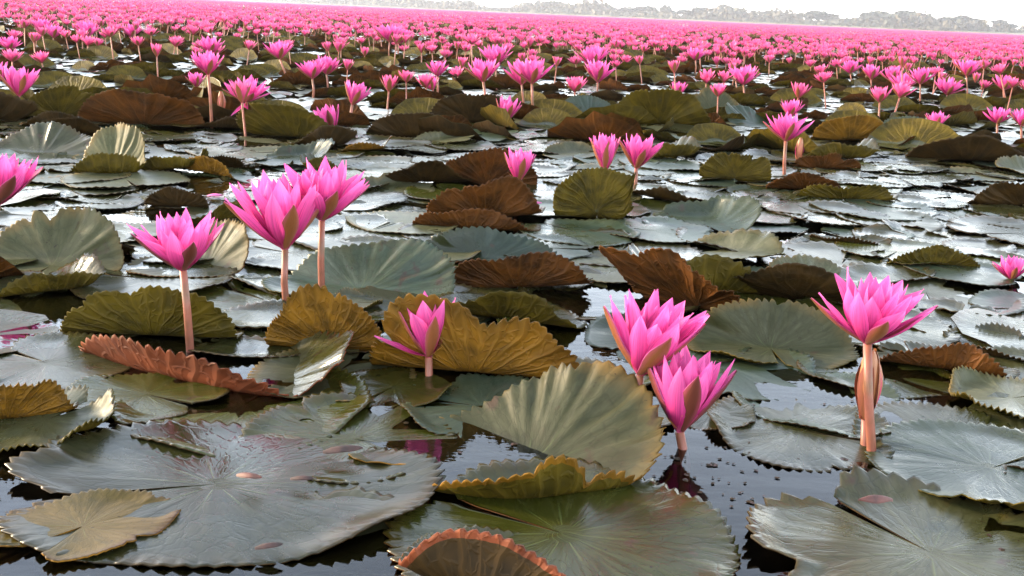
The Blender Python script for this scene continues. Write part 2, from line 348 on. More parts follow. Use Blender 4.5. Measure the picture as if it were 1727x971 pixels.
def pad_mesh(name, R, seed=0, teeth=62, per=3, rings=12, notch=180.0, gap=3.0, folds=(), lobes=(), wave=0.003, rim=0.006,
             tooth=0.040, ribs=0.0006, thick=0.0014, bowl=0.0, top='grey', under='brown', stretch=(1.0, 1.0, 0.0), solid=True, edge=None, crump=1.0, raised=0.0, bites=None, holes=0):
    """folds: (direction deg, offset /R, bend deg, bend radius /R, curve, waviness, wave frequency, phase)"""
    g = np.random.default_rng(seed)
    n_th = teeth * per + 1
    th = np.linspace(R_(notch + gap), R_(notch + 360 - gap), n_th)
    rr = 1 - (1 - np.linspace(0, 1, rings + 1)[1:]) ** 1.35
    TH, RR = np.meshgrid(th, rr)
    ph = g.uniform(0, 6.28, 6)
    out = 1 + 0.025 * np.sin(3 * TH + ph[0]) + 0.018 * np.sin(5 * TH + ph[1]) + 0.008 * np.sin(11 * TH + ph[5])
    for (c, w, a) in lobes:
        dlt = (np.degrees(TH) - c + 180) % 360 - 180
        out = out + a * np.exp(-(dlt / w) ** 2)
    for _ in range(int(g.integers(0, 4)) if bites is None else bites):       # torn places in the rim
        c_ = g.uniform(notch + 20, notch + 340); dlt = (np.degrees(TH) - c_ + 180) % 360 - 180
        out = out - g.uniform(.05, .20) * np.exp(-np.abs(dlt / g.uniform(2.0, 6.0)) ** g.uniform(1.0, 2.5))
    # rounded ends of the two lobes beside the cleft
    dn = np.minimum(TH - th[0], th[-1] - TH)
    out = out * (1 - 0.22 * np.exp(-(dn / 0.16) ** 2))
    saw = ((np.arange(n_th) / per) % 1.0)
    tz = np.where(saw < 0.6, saw / 0.6, (1 - saw) / 0.4) - 0.5
    amp = (0.35 + 0.9 * np.interp(np.linspace(0, 24, n_th), np.arange(25), g.uniform(0, 1, 25))) * np.interp(np.arange(n_th), np.arange(0, n_th + per, per), g.uniform(.45, 1.5, len(np.arange(0, n_th + per, per))))
    tt = (tz * amp)[None, :] * sstep(0.90, 1.0, RR) * tooth
    r = R * (RR * out + tt)
    x = r * np.cos(TH); y = r * np.sin(TH)
    ca, sa = math.cos(R_(stretch[2])), math.sin(R_(stretch[2]))
    xa = (x * ca + y * sa) * stretch[0]; ya = (-x * sa + y * ca) * stretch[1]
    x = xa * ca - ya * sa; y = xa * sa + ya * ca
    z = wave * RR ** 2 * (np.sin(2 * TH + ph[2]) + 0.7 * np.sin(3 * TH + ph[3]) + 0.5 * np.sin(7 * TH + ph[4]))
    rimv = 0.55 + 0.9 * np.clip(np.sin(2 * TH + ph[0]) + 0.6 * np.sin(5 * TH + ph[4]), -0.6, 1.2)
    z = z + rim * sstep(0.78, 1.0, RR) * rimv + rim * 0.6 * tz[None, :] * sstep(0.92, 1.0, RR)
    def rnd(n):                              # smooth random ripple round the leaf
        k = g.uniform(-1, 1, n + 4); q = np.linspace(0, n, n_th); i = q.astype(int); f_ = q - i; f_ = f_ * f_ * (3 - 2 * f_)
        return (k[i] * (1 - f_) + k[i + 1] * f_)[None, :]
    z = z + ribs * RR * (rnd(26) + .7 * rnd(60)) - bowl * (1 - RR ** 2)
    dx = np.zeros_like(x); dy = np.zeros_like(x); dz = np.zeros_like(x)
    for q in folds:
        q = tuple(q) + (0.0, 0.0, 18.0, 0.0)[len(q) - 4:]
        a = R_(q[0])
        ex, ey, ez = fold_disp(x, y, (math.cos(a), math.sin(a)), q[1] * R, R_(q[2]), max(q[3], 0.02) * R, q[4] / R, q[5], q[6], q[7])
        # crumple: ribs show as ripples on the bent part
        dx += ex; dy += ey; dz += ez
    lift = np.clip(dz / (0.3 * R), 0, 1)
    if raised: lift = np.ones_like(lift) * raised
    P = np.stack([x + dx, y + dy, z + dz], -1)
    gu = np.gradient(P, axis=1); gv = np.gradient(P, axis=0)
    nn = np.cross(gv, gu); nn /= (np.linalg.norm(nn, axis=-1, keepdims=True) + 1e-12)
    nn = np.where(nn[:1, :1, 2:3] * 0 + np.sign(np.mean(nn[0, :, 2])) > 0, nn, -nn)
    P = P + nn * crump * (lift * R * (0.026 * rnd(44) + .016 * rnd(80) * sstep(.3, .9, RR) + (.075 * rnd(13) + .04 * rnd(7)) * RR) * sstep(.15, .8, RR) + lift * 0.03 * R * np.sin(5 * TH + ph[1]) * RR)[..., None]
    cz = float(np.mean(P[0, :, 2])); cen = np.array([0, 0, cz])
    top_v = np.vstack([cen[None], P.reshape(-1, 3)])
    uv = np.vstack([[0.5, 0.0], np.stack([(TH - th[0]) / (2 * math.pi), RR], -1).reshape(-1, 2)])
    faces = []; fm = []
    def idx(i, j): return 1 + i * n_th + j
    for j in range(n_th - 1): faces.append((0, idx(0, j), idx(0, j + 1))); fm.append(0)
    for i in range(rings - 1):
        for j in range(n_th - 1):
            faces.append((idx(i, j), idx(i + 1, j), idx(i + 1, j + 1), idx(i, j + 1))); fm.append(0)
    if holes:                                # eaten through
        gone = set()
        for _ in range(holes):
            i0, j0, ri, rj = g.integers(3, rings - 2), g.integers(10, n_th - 10), 1, int(g.integers(1, 4))
            for i in range(rings - 1):
                for j in range(n_th - 1):
                    if ((i - i0) / .8) ** 2 + ((j - j0) / rj) ** 2 <= 1: gone.add((i, j))
        keep = [k for k, q in enumerate(faces) if k < n_th - 1 or (((k - n_th + 1) // (n_th - 1)), (k - n_th + 1) % (n_th - 1)) not in gone]
        faces = [faces[k] for k in keep]; fm = [0] * len(faces)
    if solid:
        nt = len(top_v); bot = top_v.copy(); bot[1:] -= (nn * thick).reshape(-1, 3); bot[0, 2] -= thick
        for q in list(faces): faces.append(tuple(i + nt for i in reversed(q))); fm.append(1)
        for j in range(n_th - 1):
            a, b = idx(rings - 1, j), idx(rings - 1, j + 1); faces.append((a, a + nt, b + nt, b)); fm.append(1)
        for jj, fl in ((0, 1), (n_th - 1, 0)):
            chain = [0] + [idx(i, jj) for i in range(rings)]
            for a, b in zip(chain, chain[1:]):
                faces.append((a, a + nt, b + nt, b) if fl == 0 else (b, b + nt, a + nt, a)); fm.append(1)
        top_v = np.vstack([top_v, bot]); uv = np.vstack([uv, uv])
        if edge: fm = [2 if m_ == 1 and min(uv[i][1] for i in q) > 1 - edge[1] else m_ for q, m_ in zip(faces, fm)]
    me = mesh_from(name, top_v, faces, [TOPS[top], UNDERS[under]] + ([UNDERS[edge[0]]] if edge else []), fm, uv)
    return me

PADS = []      # (x, y, R, object)
LAND = []      # landmarks for labels: (px, py, phrase)
def pad(label, px, py, R, z=0.004, handle=None, tilt=(0, 0), group=None, name='lily_pad', **k):
    g = ground(px, py); seed = int(px * 7 + py * 13) % 99991
    k.setdefault('holes', 1 if py > 600 and seed % 3 == 0 and 'folds' not in k else 0)
    me = pad_mesh(name, R, seed=seed, **k)
    o = link(name, me, None, (g.x, g.y, z)); o.rotation_euler = (R_(tilt[0]), R_(tilt[1]), 0)
    tag(o, label, 'lily pad', group or 'lily pads on the lake')
    PADS.append((g.x, g.y, R, o))
    if handle: LAND.append((px, py, handle))
    return o

#@@KEY_PADS
# ---- nearest pads, hand set
pad('large dull grey-green pad with curled torn centre, lower left beside a yellowing pad', 365, 822, 0.205, 0.004, 'the large lower left pad', notch=200, folds=[(95, .80, 25, .5, 0, .2)], wave=.004, rim=.007, bites=1, top='grey', under='dark', stretch=(1.12, .8, 0), rings=16, teeth=72)
pad('upturned pale pad with its ribbed face to us, centre, brown scalloped near rim', 885, 776, 0.142, 0.001, 'the upturned pale centre pad', notch=205, bowl=.003, folds=[(48, .14, 37, .30, 0.0, .06, 20), (-78, .60, 55, .14, -0.2, .2, 30)], crump=1.5, lobes=[(25, 35, .22), (178, 30, .45)], top='matte', under='olive', edge=('gold', .06), rings=18, teeth=64, tooth=.05)
pad('yellowing pad with brown stains, bottom left corner', 140, 895, 0.078, 0.005, 'the yellowing corner pad', notch=250, gap=16, folds=[], wave=.003, bites=6, top='yellow', under='gold', stretch=(1.15, .8, 30), rim=.003, lobes=[(180, 30, .2)])
pad('dull grey pad with small dark scraps, along the bottom edge left', 420, 985, 0.20, -0.001, 'the bottom edge grey pad', notch=120, bites=5, top='grey', under='dark', rim=.004)
pad('wet olive pad mirroring a lily, bottom middle', 950, 905, 0.165, 0.0035, 'the wet olive bottom pad', notch=150, top='olive', under='brown', rim=.007, bowl=0, stretch=(1.05, .95, 0))
pad('small rolled pad with a pink curled rim and dark underside, bottom edge', 868, 1006, 0.108, -0.002, 'the pink rimmed rolled pad', notch=60, top='olive', under='dark', crump=.15, tilt=(0, 15), bites=0, folds=[(-110, .14, 96, .28, .1, 0)], thick=.0035, tooth=.004, edge=('rust', .07), rings=16)
pad('grey streaked pad with a long crease, bottom right corner', 1570, 935, 0.165, 0.002, 'the streaked bottom right pad', notch=120, gap=3, bites=5, top='grey', under='dark', folds=[(100, .62, 25, .1)], rim=.008, rings=16, teeth=50, stretch=(1.1, .9, 0))
pad('flat grey pad left of the budded lily, edged with dark teeth', 1350, 728, 0.118, 0.002, 'the flat pad left of the budded lily', notch=-20, top='grey', under='dark', rim=.006)
pad('flat grey pad right of the budded lily stem, pointed teeth on near edge', 1600, 742, 0.118, 0.001, 'the flat pad right of the budded lily', notch=200, top='grey', under='dark', rim=.007)
pad('wet blue-grey pad below the budded lily, raised near edge', 1668, 800, 0.135, 0.008, 'the wet pad at the right edge', notch=30, top='teal', under='olive', folds=[(-95, .75, 28, .3)], rim=.004)
pad('flat pale pad at right edge with dark upturned near rim', 1705, 682, 0.085, 0.010, 'the pale right edge pad', notch=20, top='pale', under='olive', rim=.012, folds=[(-140, .8, 35, .2)])
pad('round flat pad with ringed centre at right edge', 1690, 588, 0.088, 0.006, 'the ringed right edge pad', notch=-20, top='grey', under='dark', rim=.010)
pad('upright pale green pad, ribbed face to us, left of the budded lily', 1300, 592, 0.090, 0.004, 'the upright pad left of the budded lily', notch=270, top='matte', under='olive', folds=[(92, .05, 68, .25, 0, .06)], stretch=(1.5, 1, 0), tooth=.05)
pad('low brown upturned rim right of the budded lily', 1590, 618, 0.082, 0.006, 'the brown rim right of the budded lily', notch=120, top='grey', under='brown', folds=[(-112, .30, 75, .22, 0, .15)], stretch=(1.25, .9, -20))
pad('golden netted pad standing upright behind the small centre lily', 800, 628, 0.105, 0.004, 'the golden centre pad', notch=90, top='olive', under='gold', folds=[(-97, .02, 78, .22, .0, .08, 24)], lobes=[(-125, 22, .36), (-88, 10, -.20), (-62, 16, .14), (-30, 14, .10)], stretch=(1.38, 1, 0), tooth=.045, rings=18, teeth=72)
pad('golden netted pad standing upright under the twin lilies', 556, 592, 0.080, 0.003, 'the golden left pad', notch=90, top='olive', under='gold', folds=[(-92, -.12, 80, .2, 0, .1, 26)], lobes=[(-110, 24, .28), (-30, 20, -.12)], stretch=(1.15, 1, 0), tooth=.05, rings=18)
pad('olive upturned pad behind the stem of the left lily', 262, 566, 0.094, 0.003, 'the olive pad behind the left lily', notch=80, top='grey', under='olive', folds=[(-90, .0, 72, .22, 0, .1, 22)], lobes=[(-100, 9, -.14), (-130, 20, .08)], stretch=(1.45, 1, 0), rings=16)
pad('dark pad with a long rust-red upturned rim, left, puddle inside', 368, 612, 0.155, -0.001, 'the rust rimmed pad', notch=100, bowl=.006, top='grey', under='rust', folds=[(-112, .40, 75, .12, -.05, .12, 30), (15, .55, 32, .3)], stretch=(1.42, .76, -18), tooth=.05, rings=16, teeth=72)
pad('golden rolled pad edge at the left border', 12, 715, 0.066, 0.006, 'the golden left border pad', notch=90, top='grey', under='gold', folds=[(-70, -.1, 75, .3)], stretch=(1.2, 1, 0))
pad('pale buckled pad at the left border above the large pad', 75, 725, 0.082, 0.012, 'the pale left border pad', notch=60, top='pale', under='olive', wave=.007, rim=.010, folds=[(20, .5, 30, .3)])
pad('flat blue-grey pad at the left border below the dark gap', 80, 615, 0.118, 0.003, 'the blue-grey left border pad', notch=150, top='grey', under='dark', rim=.006)
pad('flat dark olive pad under the rust-red rim', 245, 668, 0.088, 0.003, 'the dark olive pad under the rust rim', notch=-30, top='olive', under='dark', rim=.002, stretch=(1.2, .9, 0))
pad('small wet olive pad at the foot of the small centre lily', 665, 655, 0.075, 0.003, 'the olive pad by the small centre lily', notch=-120, top='olive', under='olive', rim=.002)
pad('small flat grey pad right of the low twin lily', 1200, 700, 0.056, 0.003, None, notch=100, top='grey', under='dark', rim=.004)
pad('big pale upright pad at the left border, face to us, brown top rim', 85, 452, 0.112, 0.004, 'the big pale left border pad', notch=270, top='matte', under='brown', folds=[(82, -.02, 66, .25, 0, .05)], stretch=(1.3, 1.05, 0), rings=16)
pad('pale slanting pad behind the left lily, brown far edge', 330, 452, 0.100, 0.004, 'the slanting pad behind the left lily', notch=200, top='matte', under='brown', folds=[(50, .1, 58, .3)], stretch=(1.3, 1, 20))
pad('blue-green upright pad behind the twin lilies, face to us', 605, 492, 0.100, 0.004, 'the blue-green pad behind the twin lilies', notch=270, top='teal', under='olive', folds=[(75, .0, 55, .3, 0, .08)], stretch=(1.75, 1, 0), lobes=[(60, 20, .15)])
pad('small pale flat pad between the two golden pads', 600, 515, 0.05, 0.006, None, notch=0, top='pale', under='olive', rim=.006)
pad('dark brown upturned pad above the golden centre pad', 875, 486, 0.096, 0.003, 'the dark brown pad above the golden centre pad', tilt=(0, -5), notch=90, top='teal', under='brown', folds=[(-92, -.02, 72, .22, 0, .05)], stretch=(1.5, .85, 0))
pad('blue-green scalloped upright pad above the dark brown pad', 815, 440, 0.095, 0.004, 'the blue-green scalloped pad', notch=270, top='teal', under='brown', folds=[(88, .05, 55, .25, 0, .15)], stretch=(1.75, .75, 0), tooth=.065)
pad('long ribbed brown pad rising to a point, centre right', 1175, 520, 0.116, 0.003, 'the long ribbed brown pad', notch=60, top='grey', under='brown', tilt=(-40, 30), raised=.9, lobes=[(172, 14, .55), (-150, 25, .2)], stretch=(1.15, .9, -8), rings=18, tooth=.06)
pad('dark brown upturned pad behind the ribbed brown one', 1345, 505, 0.125, 0.003, 'the dark brown pad behind the budded lily', notch=70, top='grey', under='dark', tilt=(-38, 14), raised=.9, lobes=[(175, 16, .45)], stretch=(1.3, .75, -14))
pad('orange-brown ruffled pad standing left of the olive sheet', 820, 368, 0.125, 0.004, 'the ruffled orange-brown pad', tilt=(0, -8), notch=80, top='grey', under='brown', folds=[(-98, .05, 66, .2, 0, .12, 20)], stretch=(1.2, 1, 10), lobes=[(-70, 20, .15)])
pad('low brown strip of upturned pad under the ruffled pad', 800, 385, 0.105, 0.003, None, notch=90, top='grey', under='brown', folds=[(-93, .2, 70, .2, 0, .1)], stretch=(1.5, .8, 0))
pad('olive upright pad with a straight right edge below the paired lilies', 1005, 374, 0.104, 0.004, 'the olive sheet below the paired lilies', notch=80, top='grey', under='olive', folds=[(-94, -.3, 82, .18), (5, .55, 70, .12)], stretch=(1.05, 1, 0), lobes=[(-45, 22, .2), (-135, 30, .1)])
pad('rust-brown pad behind the lone low lily', 820, 316, 0.125, 0.004, 'the rust-brown pad by the low lily', tilt=(-6, 14), notch=80, top='grey', under='brown', folds=[(-80, -.15, 72, .2, 0, .1)], stretch=(1.2, .9, -15))
pad('curled cone-like pad, pale inside and golden below, left', 190, 290, 0.130, 0.004, 'the curled cone pad', notch=170, top='matte', under='olive', folds=[(70, -.15, 70, .3), (-75, .40, 80, .3), (0, .5, 50, .3)], stretch=(1, 1, 0))
pad('wide dark brown dome-shaped pad, upper left', 245, 212, 0.19, 0.004, 'the wide brown dome pad', notch=90, top='grey', under='brown', folds=[(-90, -.05, 62, .25, 0, .05)], stretch=(1.35, .95, 0))
pad('olive pad with a pale scar, behind the drooping lily', 500, 232, 0.180, 0.004, 'the olive scarred pad', notch=90, top='grey', under='olive', folds=[(-100, .0, 58, .25, 0, .08)], stretch=(1.3, .95, 8))
pad('dark brown low pad right of the leaning lily', 700, 232, 0.150, 0.003, 'the dark low pad', notch=90, top='grey', under='dark', folds=[(-90, .0, 62, .25)], stretch=(1.35, .8, 0))
pad('dark brown pad behind the small short lily', 795, 208, 0.165, 0.004, 'the dark pad behind the short lily', notch=90, top='grey', under='dark', folds=[(-90, -.15, 66, .25)], stretch=(1.2, .9, 0))
pad('blue-green upright pad right of the short lily, ribbed face to us', 995, 203, 0.130, 0.004, 'the blue-green ribbed pad', notch=270, top='teal', under='olive', folds=[(105, -.1, 62, .25)], stretch=(1.2, 1, 0))
pad('olive dome-shaped pad under the small round lily', 1110, 212, 0.215, 0.004, 'the olive dome pad', notch=90, top='grey', under='olive', folds=[(-90, -.1, 60, .28)], stretch=(1.15, 1, 0))
pad('pale green fan-shaped upright pad, face to us, upper right', 1202, 196, 0.125, 0.004, 'the pale green fan pad', notch=270, top='matte', under='olive', folds=[(90, -.25, 68, .25)], stretch=(1.1, 1.15, 0))
pad('golden brown dome-shaped pad, upper right', 1430, 238, 0.145, 0.004, 'the golden dome pad', notch=90, top='grey', under='gold', folds=[(-90, -.05, 64, .3)], stretch=(1.25, 1, 0))
pad('dark blue-green pad under the cup lily, upper right', 1530, 238, 0.145, 0.004, 'the dark blue-green pad', notch=250, top='teal', under='dark', folds=[(85, -.1, 50, .3)], stretch=(1.2, .9, 0))
pad('olive bent sheet of a pad left of the orange bud', 1238, 308, 0.088, 0.004, 'the olive bent pad', notch=80, top='grey', under='olive', folds=[(-100, -.3, 74, .25)], stretch=(1.3, 1, -12))
pad('brown double-humped strip of pad on the bright pads, right', 1424, 337, 0.100, 0.004, 'the double-humped brown pad', notch=90, top='grey', under='olive', folds=[(-90, .1, 70, .2)], lobes=[(-100, 12, -.12), (-60, 20, .15)], stretch=(1.6, .75, 6))
pad('brown pad under the orange bud', 1385, 285, 0.110, 0.004, None, notch=90, top='grey', under='brown', folds=[(-90, .1, 65, .2)], stretch=(1.2, .8, -10))
pad('olive low strip of pad with notched edge, right', 1572, 447, 0.068, 0.004, 'the low olive strip pad', notch=20, top='olive', under='olive', folds=[(-90, .15, 68, .2), (90, .5, 30, .2)], stretch=(1.6, .8, 0))
pad('dark brown upturned pad at the right border', 1725, 350, 0.115, 0.004, 'the dark right border pad', notch=90, top='grey', under='dark', folds=[(-90, -.05, 65, .22)], stretch=(1.4, .85, 0))
pad('thin dark upturned strip above the olive strip, right', 1432, 408, 0.066, 0.004, None, notch=90, top='grey', under='dark', folds=[(-95, .45, 65, .2)], stretch=(1.5, .8, -10))
pad('small dark pyramid-like folded pad, left on the bright pads', 300, 350, 0.060, 0.004, None, notch=90, top='grey', under='dark', folds=[(-90, -.05, 60, .25)], stretch=(1.3, .9, 0))
pad('small dark folded pad near the blue-grey glare, left', 392, 285, 0.070, 0.004, None, notch=90, top='grey', under='dark', folds=[(-90, .0, 62, .25)], stretch=(1.2, .8, 0))
pad('dark brown pad with a dip, behind the first tall lily on the left', 100, 200, 0.150, 0.004, None, notch=100, top='pale', under='olive', folds=[(-60, -.1, 66, .25)], stretch=(1.2, .9, 0))
pad('grey upright pad in the upper left corner area, face to us', 60, 262, 0.140, 0.004, None, notch=270, top='grey', under='olive', folds=[(80, .1, 50, .3)], stretch=(1.35, 1, 0))
pad('flat bluish pad tilted behind the tall right lily', 1275, 212, 0.150, 0.008, None, notch=20, top='teal', under='dark', folds=[(120, .0, 35, .4)], stretch=(1.2, .8, -20))
#@@END_KEY_PADS
KEY_PADS = list(PADS)

# ------------------------------------------------------------------ lilies
def petal_mesh(name, L, Wd, cup=0.35, curve=0.10, ns=9, nw=5, base_w=0.28, tip=1.0, mats=None, double=0.0, hood=0.0, skew=0.0):
    s = np.linspace(0, 1, ns); q = np.linspace(-1, 1, nw)
    S, Q = np.meshgrid(s, q, indexing='ij')
    w = np.where(S < 0.5, base_w + (1 - base_w) * np.sin(S / 0.5 * math.pi / 2), np.cos(np.clip((S - 0.5) / 0.5, 0, 1) ** 1.15 * math.pi / 2) ** 1.0)
    w = np.maximum(w, 0.02)
    x = Q * w * Wd / 2
    y = curve * L * 4 * (S - S ** 2) - cup * Wd * 0.5 * (Q ** 2) * w * -1.0 * -1.0 + hood * L * S ** 3 * -1
    x = x + skew * L * S ** 2 * (1 - .3 * S); z = S * L
    y = y + .012 * L * np.sin(S * 9 + skew * 90) * Q
    V = np.stack([x, y, z], -1).reshape(-1, 3)
    uv = np.stack([Q * 0.5 + 0.5, S], -1).reshape(-1, 2)
    F = []; fm = []
    for i in range(ns - 1):
        for j in range(nw - 1):
            a = i * nw + j; F.append((a, a + 1, a + nw + 1, a + nw)); fm.append(0)
    if double > 0:
        n0 = len(V); V2 = V.copy(); V2[:, 1] -= double
        F2 = [tuple(k + n0 for k in reversed(f)) for f in F]
        V = np.vstack([V, V2]); uv = np.vstack([uv, uv]); F = F + F2; fm = fm + [1] * len(F2)
    return mesh_from(name, V, F, mats, fm, uv)
# unit petals (length 1); +y is the outside of the flower
PETALS = [petal_mesh('petal', 1.0, wd, cp, cv, mats=[PETAL], hood=hd, skew=sk, ns=10, nw=7) for wd, cp, cv, hd, sk in ((0.30, .45, .055, .05, .03), (0.27, .5, .075, -.06, -.05), (0.33, .4, .04, .10, .06), (0.25, .55, .065, 0, -.03), (.31, .6, .05, -.10, .02), (.28, .35, .07, .13, -.06), (.33, .55, .03, .02, .07), (.26, .45, .085, -.03, 0))]
SEPALS = [petal_mesh('sepal', 1.0, 0.235, 0.5, 0.055, mats=[SEPAL, SEPAL_IN], double=0.014, base_w=.42), petal_mesh('sepal', 1.0, 0.25, 0.5, 0.055, mats=[SEPAL_DARK, SEPAL_IN], double=0.014, base_w=.42)]
BUD_SEPALS = petal_mesh('sepal', 1.0, 0.36, 0.6, 0.105, mats=[BUD_SKIN, BUD_SKIN], double=0.02, base_w=.45)

def stamen_mesh():
    g = np.random.default_rng(5); V, F, U = [], [], []
    for k in range(46):
        an, po, ln = g.uniform(0, 6.28), abs(g.normal(0, .38)), g.uniform(.30, .46); d = np.array([math.sin(po) * math.cos(an), math.sin(po) * math.sin(an), math.cos(po)])
        sd = np.array([-math.sin(an), math.cos(an), 0]) * .014; b = d * .05; i = len(V)
        V += [b - sd, b + sd, b + d * ln * .6 + sd * 1.3, b + d * ln * .6 - sd * 1.3, b + d * ln - np.array([0, 0, .01])]; U += [(0, 0)] * 5; F += [(i, i + 1, i + 2, i + 3), (i + 3, i + 2, i + 4)]
    return mesh_from('stamens', V, F, [STAMEN], None, U)
STAMENS = stamen_mesh()

def tube(name, pts, rad, m, sides=8):
    V = []; F = []; uv = []
    pts = [Vector(p) for p in pts]
    for i, p in enumerate(pts):
        t = (pts[min(i + 1, len(pts) - 1)] - pts[max(i - 1, 0)]).normalized()
        a = t.orthogonal().normalized(); b = t.cross(a)
        for k in range(sides):
            an = 2 * math.pi * k / sides
            V.append(p + (math.cos(an) * a + math.sin(an) * b) * rad[i]); uv.append((k / sides, i / len(pts)))
    for i in range(len(pts) - 1):
        for k in range(sides):
            F.append((i * sides + k, i * sides + (k + 1) % sides, (i + 1) * sides + (k + 1) % sides, (i + 1) * sides + k))
    F.append(tuple(range(sides))[::-1]); F.append(tuple(range((len(pts) - 1) * sides, len(pts) * sides)))
    return mesh_from(name, V, F, [m], None, uv)
def stem_points(top, lean=Vector((0, 0, 0)), n=6, bottom=-0.2):
    """curve from under the water up to the flower (local to the base point)"""
    out = []
    for i in range(n):
        t = i / (n - 1); z = bottom + (top.z - bottom) * t
        k = max(0.0, (z - 0) / max(top.z, 1e-4)) if top.z > 0.005 else 0
        out.append(Vector((top.x * k, top.y * k, z)) + lean * (k * (1 - k)))
    out[-1] = top.copy()
    return out
def petal_matrix(cup, axis, az, pol, L, twist=0.0, off=0.0):
    q = axis.to_track_quat('Z', 'Y').to_matrix().to_4x4()
    Rz = Matrix.Rotation(az, 4, 'Z'); Rx = Matrix.Rotation(-pol, 4, 'X'); Tw = Matrix.Rotation(twist, 4, 'Z')
    return Matrix.Translation(cup) @ q @ Rz @ Matrix.Translation((0, off, 0)) @ Rx @ Tw @ Matrix.Scale(L, 4)
def whorls(n_out, opening, g, tall=1.0):
    """(azimuth, polar angle, length, kind) of the sepals and petals; opening in degrees"""
    res = []
    ph = g.uniform(0, 6.28)
    for k in range(4): res.append((ph + k * math.pi / 2 + g.normal(0, .06), R_(opening * g.uniform(.92, 1.12) + 3), g.uniform(.88, .96), 's'))
    rows = [(n_out, .93, 1.0, ph + .4), (n_out, .70, .98, ph + .75), (max(4, n_out - 2), .44, .92, ph + .2), (4, .20, .85, ph)]
    for n, f, ln, p0 in rows:
        for k in range(n):
            res.append((p0 + 2 * math.pi * k / n + g.normal(0, .10), R_(opening * f * g.uniform(.86, 1.14)), ln * g.uniform(.90, 1.06), 'p'))
    return res
FL_GROUP = 'pink water lilies on the lake'
FLOWERS = []
def lily(label, base, cup, Lpx, opening, lean=0.0, fb=0.0, n=6, dark=False, handle=None, seed=1, rows=True, front=True, extra=()):
    """base, cup: pixels of the stem at the water and of the bottom of the flower; Lpx petal length in pixels"""
    b = ground(*base); c = above(*cup, b); dist = (c - cam_pos).dot(fwd)
    L = Lpx * dist / FPX
    side = Vector((b.y, -b.x, 0)).normalized(); away = Vector((b.x, b.y, 0)).normalized()
    ax = (Vector((0, 0, 1)) + math.tan(R_(lean)) * side + math.tan(R_(fb)) * away).normalized()
    root = link('water_lily', None, None, b); tag(root, label, 'water lily', FL_GROUP)
    g = np.random.default_rng(seed)
    top = c - b
    rs = max(0.0042, min(0.0062, L * .065))
    st = link('stem', tube('stem', stem_points(top, Vector(g.normal(0, .012, 3))), [rs * 1.1, rs * 1.1, rs * 1.05, rs, rs * .95, rs * .9], STEM), root)
    ws = whorls(n, opening, g)
    if front:                                # turn the flower so that one sepal faces us a little off centre
        q = ax.to_track_quat('Z', 'Y').to_matrix()
        tgt = q.inverted() @ Vector((-away.x + .25 * side.x, -away.y + .25 * side.y, 0)); az0 = math.atan2(-tgt.x, tgt.y)
        d0 = az0 - ws[0][0]; ws = [(a + d0, p, l, k) for a, p, l, k in ws]
    for i, (az, pol, ln, kd) in enumerate(ws):
        if kd == 's': me = SEPALS[1 if dark else 0]; nm = 'sepal'
        else: me = PETALS[int(g.integers(0, 8))]; nm = 'petal'
        o = link(nm, me, root); o.matrix_local = petal_matrix(top, ax, az, pol, L * ln, g.normal(0, .12), rs * .5)
    o = link('stamens', STAMENS, root); o['kind'] = 'stuff'; o.matrix_local = petal_matrix(top, ax, 0, 0, L)
    for (sd, tw, pol, ln, kd) in extra:    # loose petals: towards the right (sd) and towards us (tw)
        d_ = ax.to_track_quat('Z', 'Y').to_matrix().inverted() @ (side * sd - away * tw); az = math.degrees(math.atan2(-d_.x, d_.y))
        o = link('petal' if kd == 'p' else 'sepal', PETALS[1] if kd == 'p' else SEPALS[0], root); o.matrix_local = petal_matrix(top, ax, R_(az), R_(pol), L * ln)
    FLOWERS.append((b.x, b.y, root)); LAND.append((cup[0], cup[1] - Lpx * .4, handle or 'the lily at %d' % cup[0]))
    return root
def bud(label, base, cup, Lpx, lean=0.0, handle=None, seed=3):
    b = ground(*base); c = above(*cup, b); dist = (c - cam_pos).dot(fwd); L = Lpx * dist / FPX
    side = Vector((b.y, -b.x, 0)).normalized(); ax = (Vector((0, 0, 1)) + math.tan(R_(lean)) * side).normalized()
    root = link('lily_bud', None, None, b); tag(root, label, 'lily bud', 'closed lily buds')
    top = c - b; g = np.random.default_rng(seed)
    link('stem', tube('stem', stem_points(top), [.006, .006, .006, .0058, .0056, .0055], STEM), root)
    for k in range(4):
        o = link('sepal', BUD_SEPALS, root); o.matrix_local = petal_matrix(top, ax, .6 + k * math.pi / 2, R_(1.5), L, 0, .003)
    for k in range(4):
        o = link('petal', PETALS[2], root); o.matrix_local = petal_matrix(top, ax, 1.4 + k * math.pi / 2, R_(3), L * .93, 0, .001)
    LAND.append((cup[0], cup[1] - Lpx * .5, handle or 'the bud'))
    return root

#@@KEY_LILIES
lily('wide open pink lily on a tall stem above a closed bud, right', (1470, 762), (1463, 580), 130, 48, 3, -2, 7, False, 'the wide open right lily', 5)
bud('orange-brown closed bud standing against the stem of the right lily', (1460, 752), (1460, 706), 124, -3, 'the orange-brown right bud')
lily('large pink lily tipped to the right, directly above a lower lily', (1075, 735), (1079, 632), 150, 34, 12, 0, 7, False, 'the large tipped lily', 9)
lily('half open lily low on the water with dark front sepal, beneath a larger lily', (1160, 757), (1146, 728), 148, 27, 2, 4, 7, True, 'the low twin lily', 12)
lily('narrow pink lily in front of the golden upright pad, one petal stuck out', (724, 636), (723, 602), 108, 24, -2, 2, 6, False, 'the small centre lily', 21, extra=((-1, .25, 60, .95, 'p'),))
lily('pink lily on a slender stem in front of the olive pad, left', (321, 592), (309, 456), 112, 46, -2, -2, 7, True, 'the left lily', 33)
